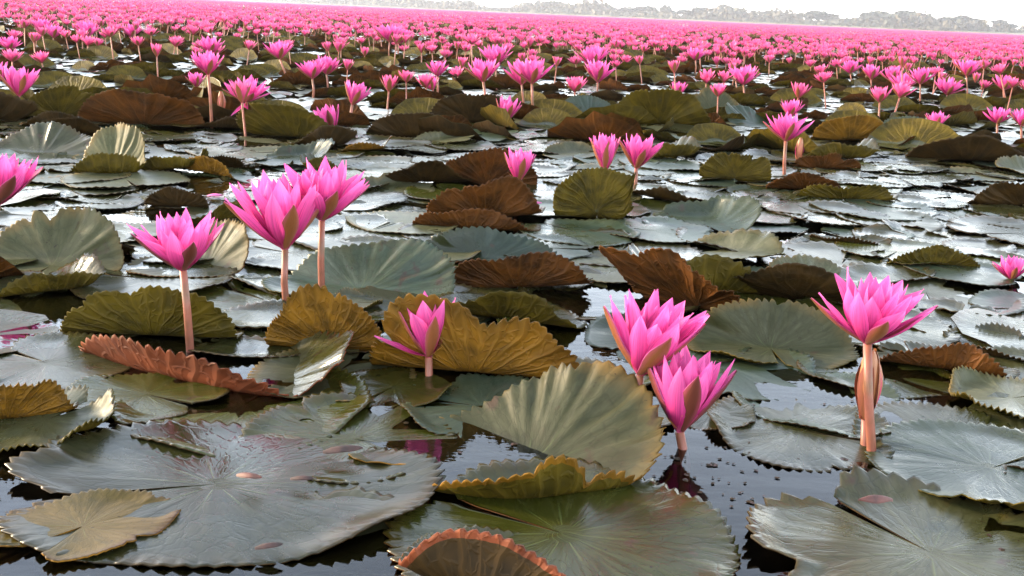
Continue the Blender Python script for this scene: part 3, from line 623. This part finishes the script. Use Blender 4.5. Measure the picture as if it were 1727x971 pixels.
lily('broad pink lily in front of its twin, brown sepals, left of centre', (484, 515), (481, 420), 135, 40, -4, 0, 7, False, 'the front twin lily', 41)
lily('pink lily close behind its broader twin, left of centre', (543, 500), (543, 372), 112, 46, 5, 0, 7, False, 'the rear twin lily', 47)
lily('pink lily cut by the left border', (-10, 420), (-4, 345), 100, 38, 12, 0, 7, True, 'the left border lily', 52)
lily('low pink lily in the middle beside the rust-brown pad', (872, 330), (874, 306), 58, 28, 2, 0, 6, False, 'the low middle lily', 55)
lily('narrow pale pink lily, left of a close pair in the middle', (1020, 322), (1020, 290), 66, 20, -3, 0, 6, False, 'the left one of the paired lilies', 58)
lily('wider pink lily, right of a close pair in the middle', (1072, 318), (1073, 284), 62, 38, 4, 0, 6, False, 'the right one of the paired lilies', 61)
lily('pink lily on a straight stem above the bright pads, right of centre', (1323, 298), (1325, 238), 54, 46, 2, 0, 6, False, 'the straight stemmed lily', 64)
bud('slim orange bud right of the straight stemmed lily', (1346, 280), (1346, 274), 42, 0, 'the slim orange bud', 4)
lily('small lily right behind the straight stemmed lily', (1334, 250), (1333, 197), 32, 40, 0, 0, 6, False, None, 66)
lily('cup-shaped lily over the dark blue-green pad, right', (1578, 238), (1578, 217), 32, 34, 0, 0, 6, False, 'the cup lily', 67)
lily('wide lily near the right border, left of two on short stems', (1679, 240), (1682, 208), 32, 52, 0, 0, 7, False, 'the left border-pair lily', 68)
lily('lily touching the right border, partner of a wide lily', (1722, 244), (1722, 213), 34, 44, 0, 0, 6, False, None, 69)
lily('lily opened flat near the right border, above the border pair', (1693, 172), (1692, 152), 30, 50, 2, 0, 6, False, None, 70)
lily('two-tone wide lily behind the pale green fan pad', (1256, 172), (1254, 143), 38, 50, -3, 0, 7, False, 'the wide lily behind the fan pad', 71)
lily('small round lily on the olive dome pad', (1143, 180), (1143, 163), 28, 34, 0, 0, 6, False, 'the small round lily', 72)
lily('pink lily with narrow foot behind the blue-green ribbed pad', (1008, 158), (1008, 139), 42, 42, 0, 0, 6, False, 'the lily behind the ribbed pad', 73)
lily('lily peeking over the one behind the blue-green ribbed pad', (1001, 140), (1000, 112), 40, 46, -4, 0, 6, False, None, 74)
lily('broad lily on a long stem, front one of a close pair, centre', (901, 203), (897, 141), 48, 44, -2, 0, 7, False, 'the broad long stemmed lily', 75)
lily('lily half hidden on the left of the broad long stemmed lily', (884, 178), (880, 143), 46, 42, -8, 0, 6, False, None, 76)
lily('lily on a leaning stem left of the broad long stemmed lily', (823, 208), (815, 138), 44, 44, -4, 0, 6, False, 'the leaning stem lily', 77)
lily('lily between two long stemmed lilies and slightly higher', (838, 150), (836, 110), 40, 46, 0, 0, 6, False, None, 78)
lily('lily with a thin stem left of the leaning stem lily', (738, 166), (738, 129), 30, 40, 0, 0, 6, False, 'the thin stemmed lily', 79)
lily('bent lily leaning against the thin stemmed lily', (733, 170), (730, 152), 26, 40, -20, 0, 6, False, None, 80)
lily('short pink lily low in front of a dark pad, centre', (852, 214), (852, 206), 45, 30, 10, 0, 6, False, 'the short lily', 81)
lily('pink lily tipped right on a leaning stem above the dark low pad', (585, 216), (594, 177), 44, 32, 16, 0, 6, False, 'the tipped leaning lily', 82)
lily('pink lily lying low and leaning left beside its reflection', (564, 231), (562, 222), 50, 30, -22, 0, 6, True, 'the low leaning lily', 83)
lily('lily with drooping white-pink petals on a short stem, left', (418, 216), (416, 172), 50, 58, 4, 0, 7, False, 'the drooping lily', 84, extra=((-.3, 1, 150, .7, 'p'), (-1, .6, 125, .75, 'p')))
lily('tall lily on a long pink stem, left', (357, 218), (351, 126), 45, 40, 0, 0, 7, False, 'the tall left lily', 85)
lily('lily peeking over the tall left lily', (353, 150), (355, 90), 32, 46, 0, 0, 6, False, None, 86)
lily('small lily tucked left of the tall stem', (334, 168), (332, 147), 28, 36, -4, 0, 6, False, None, 87)
bud('brown-pink bud between the tall lily and the drooping lily', (374, 212), (374, 192), 38, 0, 'the brown-pink bud', 5)
lily('pink lily with an orange front sepal and curved stem, left border', (18, 205), (32, 163), 56, 36, 6, 0, 7, False, 'the curved stem lily', 88)
lily('lily cut by the left border beside the curved stem lily', (-6, 190), (-6, 140), 40, 40, 4, 0, 6, False, None, 89)
lily('lily on a thin stem right of the drooping lily', (528, 166), (527, 133), 36, 46, -2, 0, 6, False, 'the thin stem lily by the olive pad', 90)
lily('lily just behind and right of the thin stem lily', (553, 150), (551, 126), 36, 46, 4, 0, 6, False, None, 91)
lily('lily in the upper middle with long stem, left of a close pair', (657, 104), (657, 71), 34, 44, -2, 0, 6, False, 'the upper middle lily', 92)
lily('lily in the upper middle, right of a close pair', (671, 98), (672, 74), 30, 40, 12, 0, 6, False, None, 93)
lily('lily with a slanting stem above the olive scarred pad', (486, 140), (472, 100), 36, 46, -4, 0, 6, False, 'the slanting stem lily', 94)
lily('small flat-topped lily at the upper left border', (17, 104), (16, 84), 28, 54, 0, 0, 6, False, None, 95)
lily('pale pink lily floating on the pads at the right border', (1708, 476), (1706, 472), 46, 40, -6, 0, 6, False, 'the floating right border lily', 96)
lily('wide lily, lowest of the crowded cluster on the upper right', (1524, 168), (1522, 152), 34, 48, 0, 0, 7, False, 'the lowest cluster lily', 101)
lily('lily behind and right of the lowest one of the upper right cluster', (1552, 172), (1552, 142), 32, 44, 0, 0, 6, False, None, 102)
lily('low spread lily at the right end of the upper right cluster', (1598, 172), (1597, 160), 34, 54, 6, 0, 7, False, 'the spread cluster lily', 103)
lily('tall lily on a bare stem right of the upper right cluster', (1632, 165), (1630, 128), 32, 46, 0, 0, 6, False, 'the tall cluster lily', 104)
lily('lily at the left edge of the upper right cluster, on a brown pad', (1470, 150), (1469, 134), 28, 42, 0, 0, 6, False, None, 105)
lily('small open lily left of the upper right cluster', (1436, 140), (1434, 124), 26, 50, -4, 0, 6, False, None, 106)
lily('lily leaning left over the lowest one of the upper right cluster', (1510, 160), (1505, 138), 30, 44, -8, 0, 6, False, None, 107)
lily('thin stemmed open lily above the pale green fan pad', (1172, 126), (1173, 102), 25, 46, 0, 0, 6, False, 'the lily above the fan pad', 108)
lily('lily on a slim stem in the loose upper left group', (74, 78), (72, 56), 28, 44, -3, 0, 6, False, 'the upper left slim lily', 110)
lily('lily right of the slim stemmed one in the upper left group', (92, 84), (90, 64), 26, 44, 5, 0, 6, False, None, 111)
lily('wide lily low in the upper left group above bright water', (150, 82), (148, 62), 30, 50, 0, 0, 6, False, None, 112)
lily('two-headed looking lily at the right of the upper left group', (222, 76), (222, 62), 26, 48, 0, 0, 6, False, None, 113)
#@@END_KEY_LILIES

# ------------------------------------------------------------------ filling in: pads and lilies one can count, then the masses
GAPS = [((1000, 690), (1250, 660), (1480, 760), (1480, 900), (1200, 960), (1000, 880)), ((1430, 780), (1727, 780), (1727, 890), (1430, 890)), ((0, 490), (120, 500), (130, 560), (0, 545)), ((850, 490), (1000, 480), (1010, 600), (930, 570)),
        ((590, 690), (760, 640), (780, 700), (640, 720)), ((1480, 800), (1727, 860), (1727, 890), (1480, 870)), ((480, 690), (620, 690), (630, 715), (480, 710)), ((1240, 600), (1450, 600), (1440, 680), (1240, 650))]
def in_poly(x, y, P):
    c = False
    for (x1, y1), (x2, y2) in zip(P, P[1:] + P[:1]):
        if (y1 > y) != (y2 > y) and x < (x2 - x1) * (y - y1) / (y2 - y1) + x1: c = not c
    return c
LOW = dict(teeth=46, per=2, rings=7, tooth=.034)
PROTO_FLAT = [pad_mesh('lily_pad', 0.15, 100 + i, wave=.0018, rim=.006, notch=60 * i, top=t, under='dark', **LOW) for i, t in enumerate(['grey', 'grey', 'teal', 'grey', 'pale', 'olive', 'grey'])]
PROTO_NEAR = [pad_mesh('lily_pad', 0.15, 150 + i, wave=.003, rim=.006, notch=77 * i, top=t, under='dark', rings=11, holes=1, bites=3) for i, t in enumerate(['grey', 'grey', 'teal', 'grey', 'matte', 'olive', 'grey'])]
PROTO_FOLD = []
for i in range(16):
    far = i % 4 == 3
    un = ['brown', 'olive', 'dark', 'olive', 'olive', 'gold', 'dark', 'dark'][i % 8]
    tp = ['grey', 'grey', 'grey', 'pale', 'grey', 'grey', 'olive', 'teal'][i % 8]
    fo = [(90 if far else -90, random.uniform(.05, .6), random.uniform(40, 72), .25, 0, .12, 16, i)]
    if i % 3 == 1: fo.append((random.choice([20, 160]), .4, 45, .3))
    PROTO_FOLD.append(pad_mesh('lily_pad', 0.15, 200 + i, wave=.003, folds=fo, notch=(270 if far else 90) + random.uniform(-40, 40), top=tp, under=un, stretch=(random.uniform(1.1, 1.45), 1, random.uniform(-12, 12)), **LOW))
FOLD_WORD = ['brown', 'olive', 'dark', 'pale face-on', 'olive', 'golden', 'dark', 'blue-green face-on']

used = set()
def place_label(kinds, px, py, used, extra=''):
    near = sorted(LAND, key=lambda q: (q[0] - px) ** 2 + 4 * (q[1] - py) ** 2)
    for q in near[:24]:
        if q[2].startswith('the lily at'): continue
        dx, dy = px - q[0], py - q[1]
        if abs(dx) > 420: continue
        rel = ('left of' if dx < 0 else 'right of') if abs(dx) > 2.2 * abs(dy) else ('behind' if dy < 0 else 'in front of')
        if 0.5 * abs(dy) < abs(dx) < 2.2 * abs(dy): rel = rel + (' and left of' if dx < 0 else ' and right of')
        for kd in kinds:
            lab = '%s %s %s' % (kd, rel, q[2])
            if lab not in used and len(lab.split()) <= 16:
                used.add(lab); return lab
    return None

def in_view(x, y, m=40):
    q = project((x, y, 0.1)); return -m < q[0] < W_PX + m and q[1] < H_PX + m and q[2] > 0
# candidate positions, nearest first, with a looser spacing far away
cand = []
Y = 0.75
placed = [(p[0], p[1], p[2]) for p in PADS]
cell = {}
def put(x, y, r): cell.setdefault((int(x // .5), int(y // .5)), []).append((x, y, r))
def crowded(x, y, r, k):
    for i in range(-1, 2):
        for j in range(-1, 2):
            for (a, b, c) in cell.get((int(x // .5) + i, int(y // .5) + j), ()):
                if (a - x) ** 2 + (b - y) ** 2 < (k * (c + r)) ** 2: return True
    return False
for p in placed: put(*p)
def wedge(y0, y1, n):
    yy = np.sqrt(rng.uniform(y0 ** 2, y1 ** 2, n)); xx = rng.uniform(-.64, .64, n) * yy + rng.uniform(-.3, .3, n)
    return xx, yy
pads_new = []
for (y0, y1, n, k) in ((1.02, 1.5, 600, .50), (1.5, 5, 3800, .46), (5, 14, 12000, .60), (14, 34, 30000, .85), (34, 70, 16000, 1.0)):
    for x, y in zip(*wedge(y0, y1, n)):
        r = float(rng.uniform(.10, .19)) if y < 5 else float(rng.uniform(.075, .155))
        px, py, d = project((x, y, 0))
        if any(in_poly(px, py, list(G)) for G in GAPS): continue
        if crowded(x, y, r, k): continue
        put(x, y, r); pads_new.append((x, y, r, px, py))
pads_new.sort(key=lambda q: q[1])
FIELD_PADS = []      # arrays of the far mass
n_single = len(PADS)
GRP_P = 'lily pads on the lake'
for (x, y, r, px, py) in pads_new:
    fold_p = 0.08 if y < 3.9 else (0.36 if y < 9 else 0.42)
    folded = rng.random() < fold_p
    i = int(rng.integers(0, 16)) if folded else int(rng.integers(0, 7))
    me = (PROTO_FOLD if folded else PROTO_FLAT)[i]
    rz = float(rng.normal(0, .55)) if folded else float(rng.uniform(0, 6.28))
    if y < 1.5: folded = False; i = (5, 0, 5, 4, 2, 5, 5)[i % 7]; me = PROTO_NEAR[i]
    s = r / 0.15 * (1.0 if y > 3.9 or not folded else .7); z = float(rng.uniform(-.002, .010)) + (.004 if folded else 0)
    if y < 1.5: z = float(rng.uniform(-.001, .0015))
    if n_single < 300 and -30 < px < W_PX + 30:
        o = link('lily_pad', me, None, (x, y, z)); o.scale = (s, s, s); o.rotation_euler = (float(rng.normal(0, .012)), float(rng.normal(0, .10 if folded else .012)), rz)
        if folded:
            w = FOLD_WORD[i % 8]; kinds = ['%s upturned pad' % w, 'small %s upturned pad' % w, '%s pad standing' % w]
        else:
            w = ['grey-green', 'grey-green', 'blue-green', 'grey-green', 'pale', 'olive', 'grey-green'][i]; kinds = ['flat %s pad' % w, 'broad flat %s pad' % w, 'toothed %s pad floating' % w]
        lab = place_label(kinds, px, py, used)
        if lab is None: lab = 'upturned pad among the crowd of small distant pads' if folded else 'flat shining pad among the crowd of small distant pads'
        tag(o, lab, 'lily pad', GRP_P if lab.find('crowd') < 0 else 'small distant lily pads')
        n_single += 1
    else:
        FIELD_PADS.append((x, y, z, s, rz, folded, i))

def far_pad(folded, i):
    if folded:
        far = i % 4 == 3
        return pad_mesh('far_pad', .15, 300 + i, teeth=11, per=2, rings=3, folds=[(90 if far else -90, (.1, .25, .4)[i % 3], 60, .3)], notch=270 if far else 90, top=['grey', 'pale', 'teal'][i % 3], under=['brown', 'olive', 'dark', 'olive'][i % 4], solid=False, tooth=.06, stretch=(1.25, 1, 0))
    return pad_mesh('far_pad', .15, 300 + i, teeth=9, per=2, rings=2, top='grey', under='dark', solid=False)
ALLM = list(TOPS.values()) + list(UNDERS.values()); MI = {m.name: i for i, m in enumerate(ALLM)}
tk, uk = list(TOPS), list(UNDERS)
protos = {}
V_, T_, F_, U_ = [], [], [], []; off = 0
for (x, y, z, s, rz, folded, i) in FIELD_PADS:
    key = (folded, i % 6)
    if key not in protos:
        me = far_pad(folded, i % 6); v, t, fm, uv = tri_of(me)
        # both faces: the upper sheet and an underside just below it
        nt = len(v); v2 = v.copy(); v2[:, 2] -= .001; v2[:, 1] -= .001
        mt, mu = MI[me.materials[0].name], MI[me.materials[1].name]
        protos[key] = (np.vstack([v, v2]), np.vstack([t, t[:, ::-1] + nt]), np.r_[np.full(len(t), mt), np.full(len(t), mu)], np.vstack([uv, uv]))
        bpy.data.meshes.remove(me)
    v, t, fm, uv = protos[key]
    c, sn = math.cos(rz) * s, math.sin(rz) * s
    V_.append(np.stack([v[:, 0] * c - v[:, 1] * sn + x, v[:, 0] * sn + v[:, 1] * c + y, v[:, 2] * s + z], -1)); T_.append(t + off); F_.append(fm); U_.append(uv); off += len(v)
me = big_mesh('pad_field', np.vstack(V_), np.vstack(T_), ALLM, np.concatenate(F_), np.vstack(U_))
tag(link('pad_field', me), 'mass of small distant lily pads between the far lilies', 'lily pads', None, 'stuff')

# ---- lilies of the middle distance: a few blossom shapes shared between them
def join_blossom(name, opening, n, g, lod, stem_h):
    """one mesh of blossom, sepals and (lod > 0) the stem, unit petal length"""
    Vs, Fs, fm, uvs = [], [], [], []; off = 0
    def add(me, M, mi):
        nonlocal off
        for v_ in me.vertices: Vs.append(M @ v_.co)
        u = np.zeros((len(me.vertices), 2)); l = me.uv_layers[0].data
        for lp in me.loops: u[lp.vertex_index] = l[lp.index].uv
        uvs.extend(u.tolist())
        for p in me.polygons: Fs.append(tuple(k + off for k in p.vertices)); fm.append(mi + p.material_index)
        off += len(me.vertices)
    pm = petal_mesh('tmp', 1, .29, .45, .06, ns=5 if lod == 0 else 4, nw=3, mats=[PETAL_FAR]); sm = petal_mesh('tmp', 1, .30, .45, .06, ns=4, nw=3, mats=[SEPAL])
    for az, pol, ln, kd in whorls(n, opening, g):
        add(pm if kd == 'p' else sm, petal_matrix(Vector((0, 0, 0)), Vector((0, 0, 1)), az, pol, ln, 0, .03), 0 if kd == 'p' else 1)
    st = tube('tmp', [(0, 0, -stem_h), (0.02, 0, -stem_h * .5), (0, 0, 0)], [.055, .052, .05], STEM, 5)
    add(st, Matrix.Identity(4), 2)
    me = mesh_from(name, Vs, Fs, [PETAL_FAR, SEPAL, STEM], fm, uvs)
    for m in (pm, sm, st): bpy.data.meshes.remove(m)
    return me
BLOSSOMS = [join_blossom('water_lily', op, n, np.random.default_rng(500 + i), 0, 3.6) for i, (op, n) in enumerate([(44, 6), (36, 6), (50, 7), (30, 5), (47, 6), (40, 6), (54, 7), (24, 5)])]
BL_WORD = ['open', 'cup-shaped', 'wide open', 'narrow', 'open', 'cup-shaped', 'spread', 'half closed']
cell = {}
for p in FLOWERS: put(p[0], p[1], .10)
lil = []
def dens(y):
    if y < 3.6: return 0.0
    if y < 5: return 0.7
    if y < 8: return 2.4
    if y < 14: return 7.0
    if y < 22: return 11.0
    if y < 40: return 12.0
    return 460.0 / y
edges = [3.6, 5, 8, 14, 22, 40, 60, 90, 140, 210, 300, 420, 560, 760, 930]
for y0, y1 in zip(edges, edges[1:]):
    ym = .5 * (y0 + y1); n = int(dens(ym) * 1.2 * .5 * (y1 ** 2 - y0 ** 2))
    for x, y in zip(*wedge(y0, y1, n)):
        if y > max(430.0, shore_y(x)) - 8: continue
        if y < 20:
            cl = math.sin(x * 1.7 + y * .9) + math.sin(x * .8 - y * 1.3 + 2)      # they grow in drifts
            if y < 12 and rng.random() > .62 + .3 * cl: continue
            if crowded(x, y, .04, .9): continue
            put(x, y, .06)
        elif y < 130:
            cl = math.sin(x * .55 + y * .21 + 1) + math.sin(x * .23 - y * .34) + math.sin(x * .9 - y * .11 + 2)
            if rng.random() > .68 + .32 * cl: continue
        lil.append((x, y))
lil.sort(key=lambda q: q[1])
n_l = len(FLOWERS); FIELD_L = []
for (x, y) in lil:
    i = int(rng.integers(0, 8)); L = float(rng.uniform(.070, .100)); h = float(np.clip(rng.normal(.13, .045), .05, .25))
    rz = float(rng.uniform(0, 6.28)); tx, ty = float(rng.normal(0, .12)), float(rng.normal(0, .12))
    px, py, d = project((x, y, h))
    if n_l < 300 and -20 < px < W_PX + 20:
        o = link('water_lily', BLOSSOMS[i], None, (x, y, h)); o.scale = (L, L, L); o.rotation_euler = (tx, ty, rz)
        w = BL_WORD[i]; lab = place_label(['%s pink lily' % w, 'small %s pink lily' % w, '%s lily on its stem' % w], px, py, used)
        if lab is None: tag(o, 'tiny pink lily in the dense band below the far shore', 'water lily', 'tiny pink lilies toward the far shore')
        else: tag(o, lab, 'water lily', FL_GROUP)
        n_l += 1
    else: FIELD_L.append((x, y, h, L, rz, i))

# far lilies: a light flower of pointed petals and a stem, thousands of them in one mesh
def far_lily(k, detail):
    g = np.random.default_rng(900 + k); V, T, F, U = [], [], [], []
    op = [46, 34, 54, 40][k % 4]
    for row, (n, f, ln) in enumerate([(7, 1.0, 1.0), (5, .55, .95)] if detail else [(6, .95, 1.0)]):
        for j in range(n):
            M = petal_matrix(Vector((0, 0, 0)), Vector((0, 0, 1)), j * 6.283 / n + g.normal(0, .1) + row, R_(op * f * g.uniform(.85, 1.15)), ln * g.uniform(.9, 1.05), 0, .02)
            b = len(V); w = .17 if detail else .24
            for q in ((0, 0, 0), (-w, .03, .55), (w, .03, .55), (0, .02, 1)): V.append(M @ Vector(q))
            U += [(.5, 0), (0, .55), (1, .55), (.5, 1)]; T += [(b, b + 1, b + 2), (b + 1, b + 3, b + 2)]; F += [0, 0]
    b = len(V)
    for z in (-2.6, 0):
        for an in (0, 2.1, 4.2): V.append(Vector((.05 * math.cos(an), .05 * math.sin(an), z))); U.append((an / 6, .2))
    for j in range(3): T += [(b + j, b + (j + 1) % 3, b + 3 + (j + 1) % 3), (b + j, b + 3 + (j + 1) % 3, b + 3 + j)]; F += [1, 1]
    return np.array(V), np.array(T), np.array(F), np.array(U)
FP = {(k, dt): far_lily(k, dt) for k in range(8) for dt in (True, False)}
V_, T_, F_, U_ = [], [], [], []; off = 0
for (x, y, h, L, rz, i) in FIELD_L:
    v, t, fm, uv = FP[(i, y < 60)]
    if y > 120: L *= 1.15
    L *= float(rng.uniform(.7, 1.2)); k1, k2 = rng.normal(0, .2, 2); v = np.stack([v[:, 0] + k1 * v[:, 2], v[:, 1] + k2 * v[:, 2], v[:, 2] - k1 * v[:, 0] - k2 * v[:, 1]], -1)
    c, sn = math.cos(rz) * L, math.sin(rz) * L
    V_.append(np.stack([v[:, 0] * c - v[:, 1] * sn + x, v[:, 0] * sn + v[:, 1] * c + y, v[:, 2] * L + h], -1)); T_.append(t + off); F_.append(fm); U_.append(uv); off += len(v)
me = big_mesh('lily_field', np.vstack(V_), np.vstack(T_), [PETAL_FAR, STEM], np.concatenate(F_), np.vstack(U_))
tag(link('lily_field', me), 'pink carpet of far lilies reaching to the shore', 'water lilies', None, 'stuff')
print('pads', n_single, len(FIELD_PADS), 'lilies', n_l, len(FIELD_L))

# ------------------------------------------------------------------ scraps lying on the pads
def scrap(label, px, py, L, rz, z, m, name='fallen_petal', cat='petal'):
    me = petal_mesh(name, L, L * .26, .9, .10, ns=7, nw=5, mats=[m, m], double=.0012, base_w=.3)
    g = ground(px, py); o = link(name, me, None, (g.x, g.y, z)); o.rotation_euler = (R_(84), 0, R_(rz)); tag(o, label, cat, 'scraps on the pads'); return o
scrap('curled reddish scrap at the centre of the large lower left pad', 400, 825, .032, 70, .018, DRY2)
scrap('long brown withered petal on the large lower left pad', 545, 782, .045, 95, .016, DRY)
scrap('short brown withered petal near the lower left pad rim', 490, 826, .026, 85, .014, DRY)
scrap('pinkish dried petal on the crease of the bottom right pad', 1500, 872, .045, -70, .022, DRY2)
scrap('dark violet scrap on the bottom edge pad', 430, 942, .026, 100, .012, DRY)
scrap('pink fallen petal wedged behind the curled cone pad', 137, 190, .11, -60, .03, SEPAL_IN)
scrap('pink petal lying on bright pads behind the left lily', 350, 342, .04, 80, .02, SEPAL_IN)
scrap('pink petal lying under the olive sheet', 885, 355, .045, 80, .02, SEPAL_IN)

# crumbs of rotted leaf floating in the gaps between the near pads
V, F, U = [], [], []; g = np.random.default_rng(31)
for k in range(170):
    c = ground(g.uniform(0, 1727), g.uniform(600, 960)) if k % 3 else ground(g.normal(1190, 90), g.normal(800, 40))
    r_ = g.uniform(.0010, .0038) * (1 if k % 7 else 1.8); n_ = 6; b = len(V)
    for q in range(n_):
        a = 2 * math.pi * q / n_; rr_ = r_ * g.uniform(.5, 1.2); V.append((c.x + rr_ * math.cos(a), c.y + rr_ * math.sin(a), .0012)); U.append((q / n_, .8))
    V.append((c.x, c.y, .0012 + r_ * .15)); U.append((.5, .5))
    for q in range(n_): F.append((b + q, b + (q + 1) % n_, b + n_))
tag(link('leaf_crumbs', mesh_from('leaf_crumbs', V, F, [DRY, UNDERS['dark']], [int(g.random() < .7) for _ in F], U)), 'crumbs of rotted leaf on the near water', 'crumbs', None, 'stuff')

# ------------------------------------------------------------------ far shore: scrub and single trees
def clump_crown(name, seed, n, m, squash=.75, rad=1.0, leaf=.11):
    g = np.random.default_rng(seed); V, F, U = [], [], []
    lumps = [(g.normal(0, .38, 3) * np.array((1, 1, .62)), g.uniform(.30, .55)) for _ in range(9)]
    for k in range(n):
        c, rr = lumps[int(g.integers(0, 9))]
        d = g.normal(0, 1, 3); d /= np.linalg.norm(d); p = c + d * rr * g.uniform(.55, 1.0) ** .5
        p = p * np.array((1, 1, squash))
        a = g.normal(0, 1, 3); a /= np.linalg.norm(a); b = np.cross(a, g.normal(0, 1, 3)); b /= np.linalg.norm(b); s = leaf * g.uniform(.6, 1.3)
        i = len(V); V += [p + a * s, p + b * s * .7, p - a * s, p - b * s * .7]; F.append((i, i + 1, i + 2, i + 3)); U += [(0, 0), (1, 0), (1, 1), (0, 1)]
    return mesh_from(name, V, F, [m], None, U, smooth=False)
CROWNS = [clump_crown('crown', 40 + i, 800, FOL[0 if i < 4 else 1], leaf=.165, squash=(.8, .7, .95, .65, .75, .9)[i]) for i in range(6)]
def trunk_mesh(i):
    pts = [(0, 0, -.9), (.03, 0, -.4), (0.05 * (i - 1), .03, .1)]
    return tube('trunk', pts, [.07, .055, .03], BARK, 7)
TRUNKS = [trunk_mesh(i) for i in range(3)]
def limb_mesh(i):
    g = np.random.default_rng(i + 70); an = g.uniform(0, 6.28)
    return tube('limb', [(0.02, 0, -.35), (.2 * math.cos(an), .2 * math.sin(an), -.05), (.42 * math.cos(an), .42 * math.sin(an), .22)], [.035, .025, .012], BARK, 5)
LIMBS = [limb_mesh(i) for i in range(5)]
TREES = [  # column, top row, width in px, dark or pale, words
 (1248, 12, 27, 1, 'pale tree with knobbly top standing alone above the scrub'),
 (1312, 17, 34, 1, 'low broad tree right of the knobbly one on the far shore'),
 (1340, 19, 30, 1, 'low tree joining the broad tree on the far shore'),
 (1377, 19, 24, 0, 'square-topped tree left of the spiky tree'),
 (1398, 14, 22, 0, 'spiky tree above the middle of the far shore scrub'),
 (1430, 21, 34, 1, 'rounded tree right of the spiky tree'),
 (1466, 27, 28, 1, 'short tree in the dip left of the tall dark trees'),
 (1492, 25, 28, 0, 'small dark tree at the foot of the tall dark trees'),
 (1517, 14, 38, 0, 'tall dark round tree, left of the two tallest on the shore'),
 (1552, 16, 46, 0, 'broad dark tree, right of the two tallest on the shore'),
 (1574, 28, 28, 0, 'dark bushy tree right beside the broad dark tree'),
 (1597, 26, 30, 1, 'hazy tree behind the bushy one'),
 (1628, 25, 38, 0, 'dark tree in front of the hazy right-hand trees'),
 (1657, 24, 30, 1, 'hazy round-topped tree right of the dark one'),
 (1684, 29, 28, 1, 'hazy lower tree on the right of the round-topped one'),
 (1710, 31, 24, 1, 'small tree near the right border of the far shore'),
 (1728, 36, 24, 0, 'last tree cut by the right border'),
 (1190, 10, 34, 1, 'faint round tree on the distant middle shore'),
 (1162, 14, 26, 1, 'faint low tree left of the faint round one'),
 (1133, 7, 22, 1, 'faint tall tree on the distant middle shore'),
 (1095, 8, 34, 1, 'faint broad tree left of the faint tall one'),
 (1060, 10, 28, 1, 'faint low tree left of the faint broad one'),
 (1020, 4, 30, 1, 'faintest tree above the middle of the shore'),
 (985, 4, 26, 1, 'faint small tree left of the faintest one'),
 (930, -1, 26, 1, 'faint tree cut by the top border')]
for i, (cx, ty, wp, tone, lab) in enumerate(TREES):
    b = shore_at(cx) + Vector((0, 14 + (i % 3) * 6, 1.2)); d = (b - cam_pos).dot(fwd)
    base_row = project(b)[1]; Ht = max(3.0, (base_row - ty) * d / FPX); Wt = wp * 1.15 * d / FPX
    root = link('tree', None, None, b); tag(root, lab, 'tree', 'trees on the far shore')
    sc = Vector((Wt / 1.5, Wt / 1.5, Ht / 1.62))
    c = link('crown', CROWNS[(i % 4) if tone == 0 else 4 + i % 2], root, (0, 0, Ht * .58)); c.scale = sc; c.rotation_euler = (0, 0, i * 1.3)
    t = link('trunk', TRUNKS[i % 3], root, (0, 0, Ht * .5)); t.scale = Vector((Wt / 1.8, Wt / 1.8, Ht / 1.8))
    for k in range(3):
        l = link('limb', LIMBS[(i + k) % 5], root, (0, 0, Ht * .52)); l.scale = sc
# scrub along the bank: one uneven mass
V, F, U = [], [], []; fm = []
g = np.random.default_rng(77)
for px in np.arange(300, 1800, 2.2):
    b = shore_at(px); d = b.y; hh = (3.6 + 2.2 * math.sin(px * .021) + 1.5 * math.sin(px * .057 + 1)) * (d / 480) * g.uniform(.7, 1.2); hh = max(hh, 1.5)
    for k in range(26):
        p = np.array([b.x + g.normal(0, 2.0), b.y + 4 + g.uniform(0, 16), .6 + hh * g.uniform(0, 1) ** 1.3]); s = g.uniform(.6, 1.3) * d / 480
        a = g.normal(0, 1, 3); a /= np.linalg.norm(a); c = np.cross(a, g.normal(0, 1, 3)); c /= np.linalg.norm(c)
        i = len(V); V += [p + a * s, p + c * s, p - a * s, p - c * s]; F.append((i, i + 1, i + 2, i + 3)); U += [(0, 0)] * 4; fm.append(int(g.random() < .75))
tag(link('shore_scrub', mesh_from('shore_scrub', V, F, [FOL[1], FOL[2]], fm, U, smooth=False)), 'low dusty scrub along the far bank', 'scrub', None, 'stuff')

# ------------------------------------------------------------------ haze
hm, nt, N, L, out = mat('haze_air')
pv = N('ShaderNodeVolumePrincipled'); setin(pv, Density=0.0005, Anisotropy=0.2); pv.inputs['Color'].default_value = (0.95, 0.96, 1.0, 1)
L(pv.outputs[0], out.inputs['Volume'])
x0, x1, y0, y1, z0, z1 = -1400, 1400, -80, 1400, -1.6, 34
hv = [(x, y, z) for z in (z0, z1) for (x, y) in ((x0, y0), (x1, y0), (x1, y1), (x0, y1))]
hf = [(3, 2, 1, 0), (4, 5, 6, 7), (0, 1, 5, 4), (1, 2, 6, 5), (2, 3, 7, 6), (3, 0, 4, 7)]
tag(link('haze', mesh_from('haze', hv, hf, [hm], smooth=False)), 'thin morning haze over the lake', 'haze', None, 'stuff')
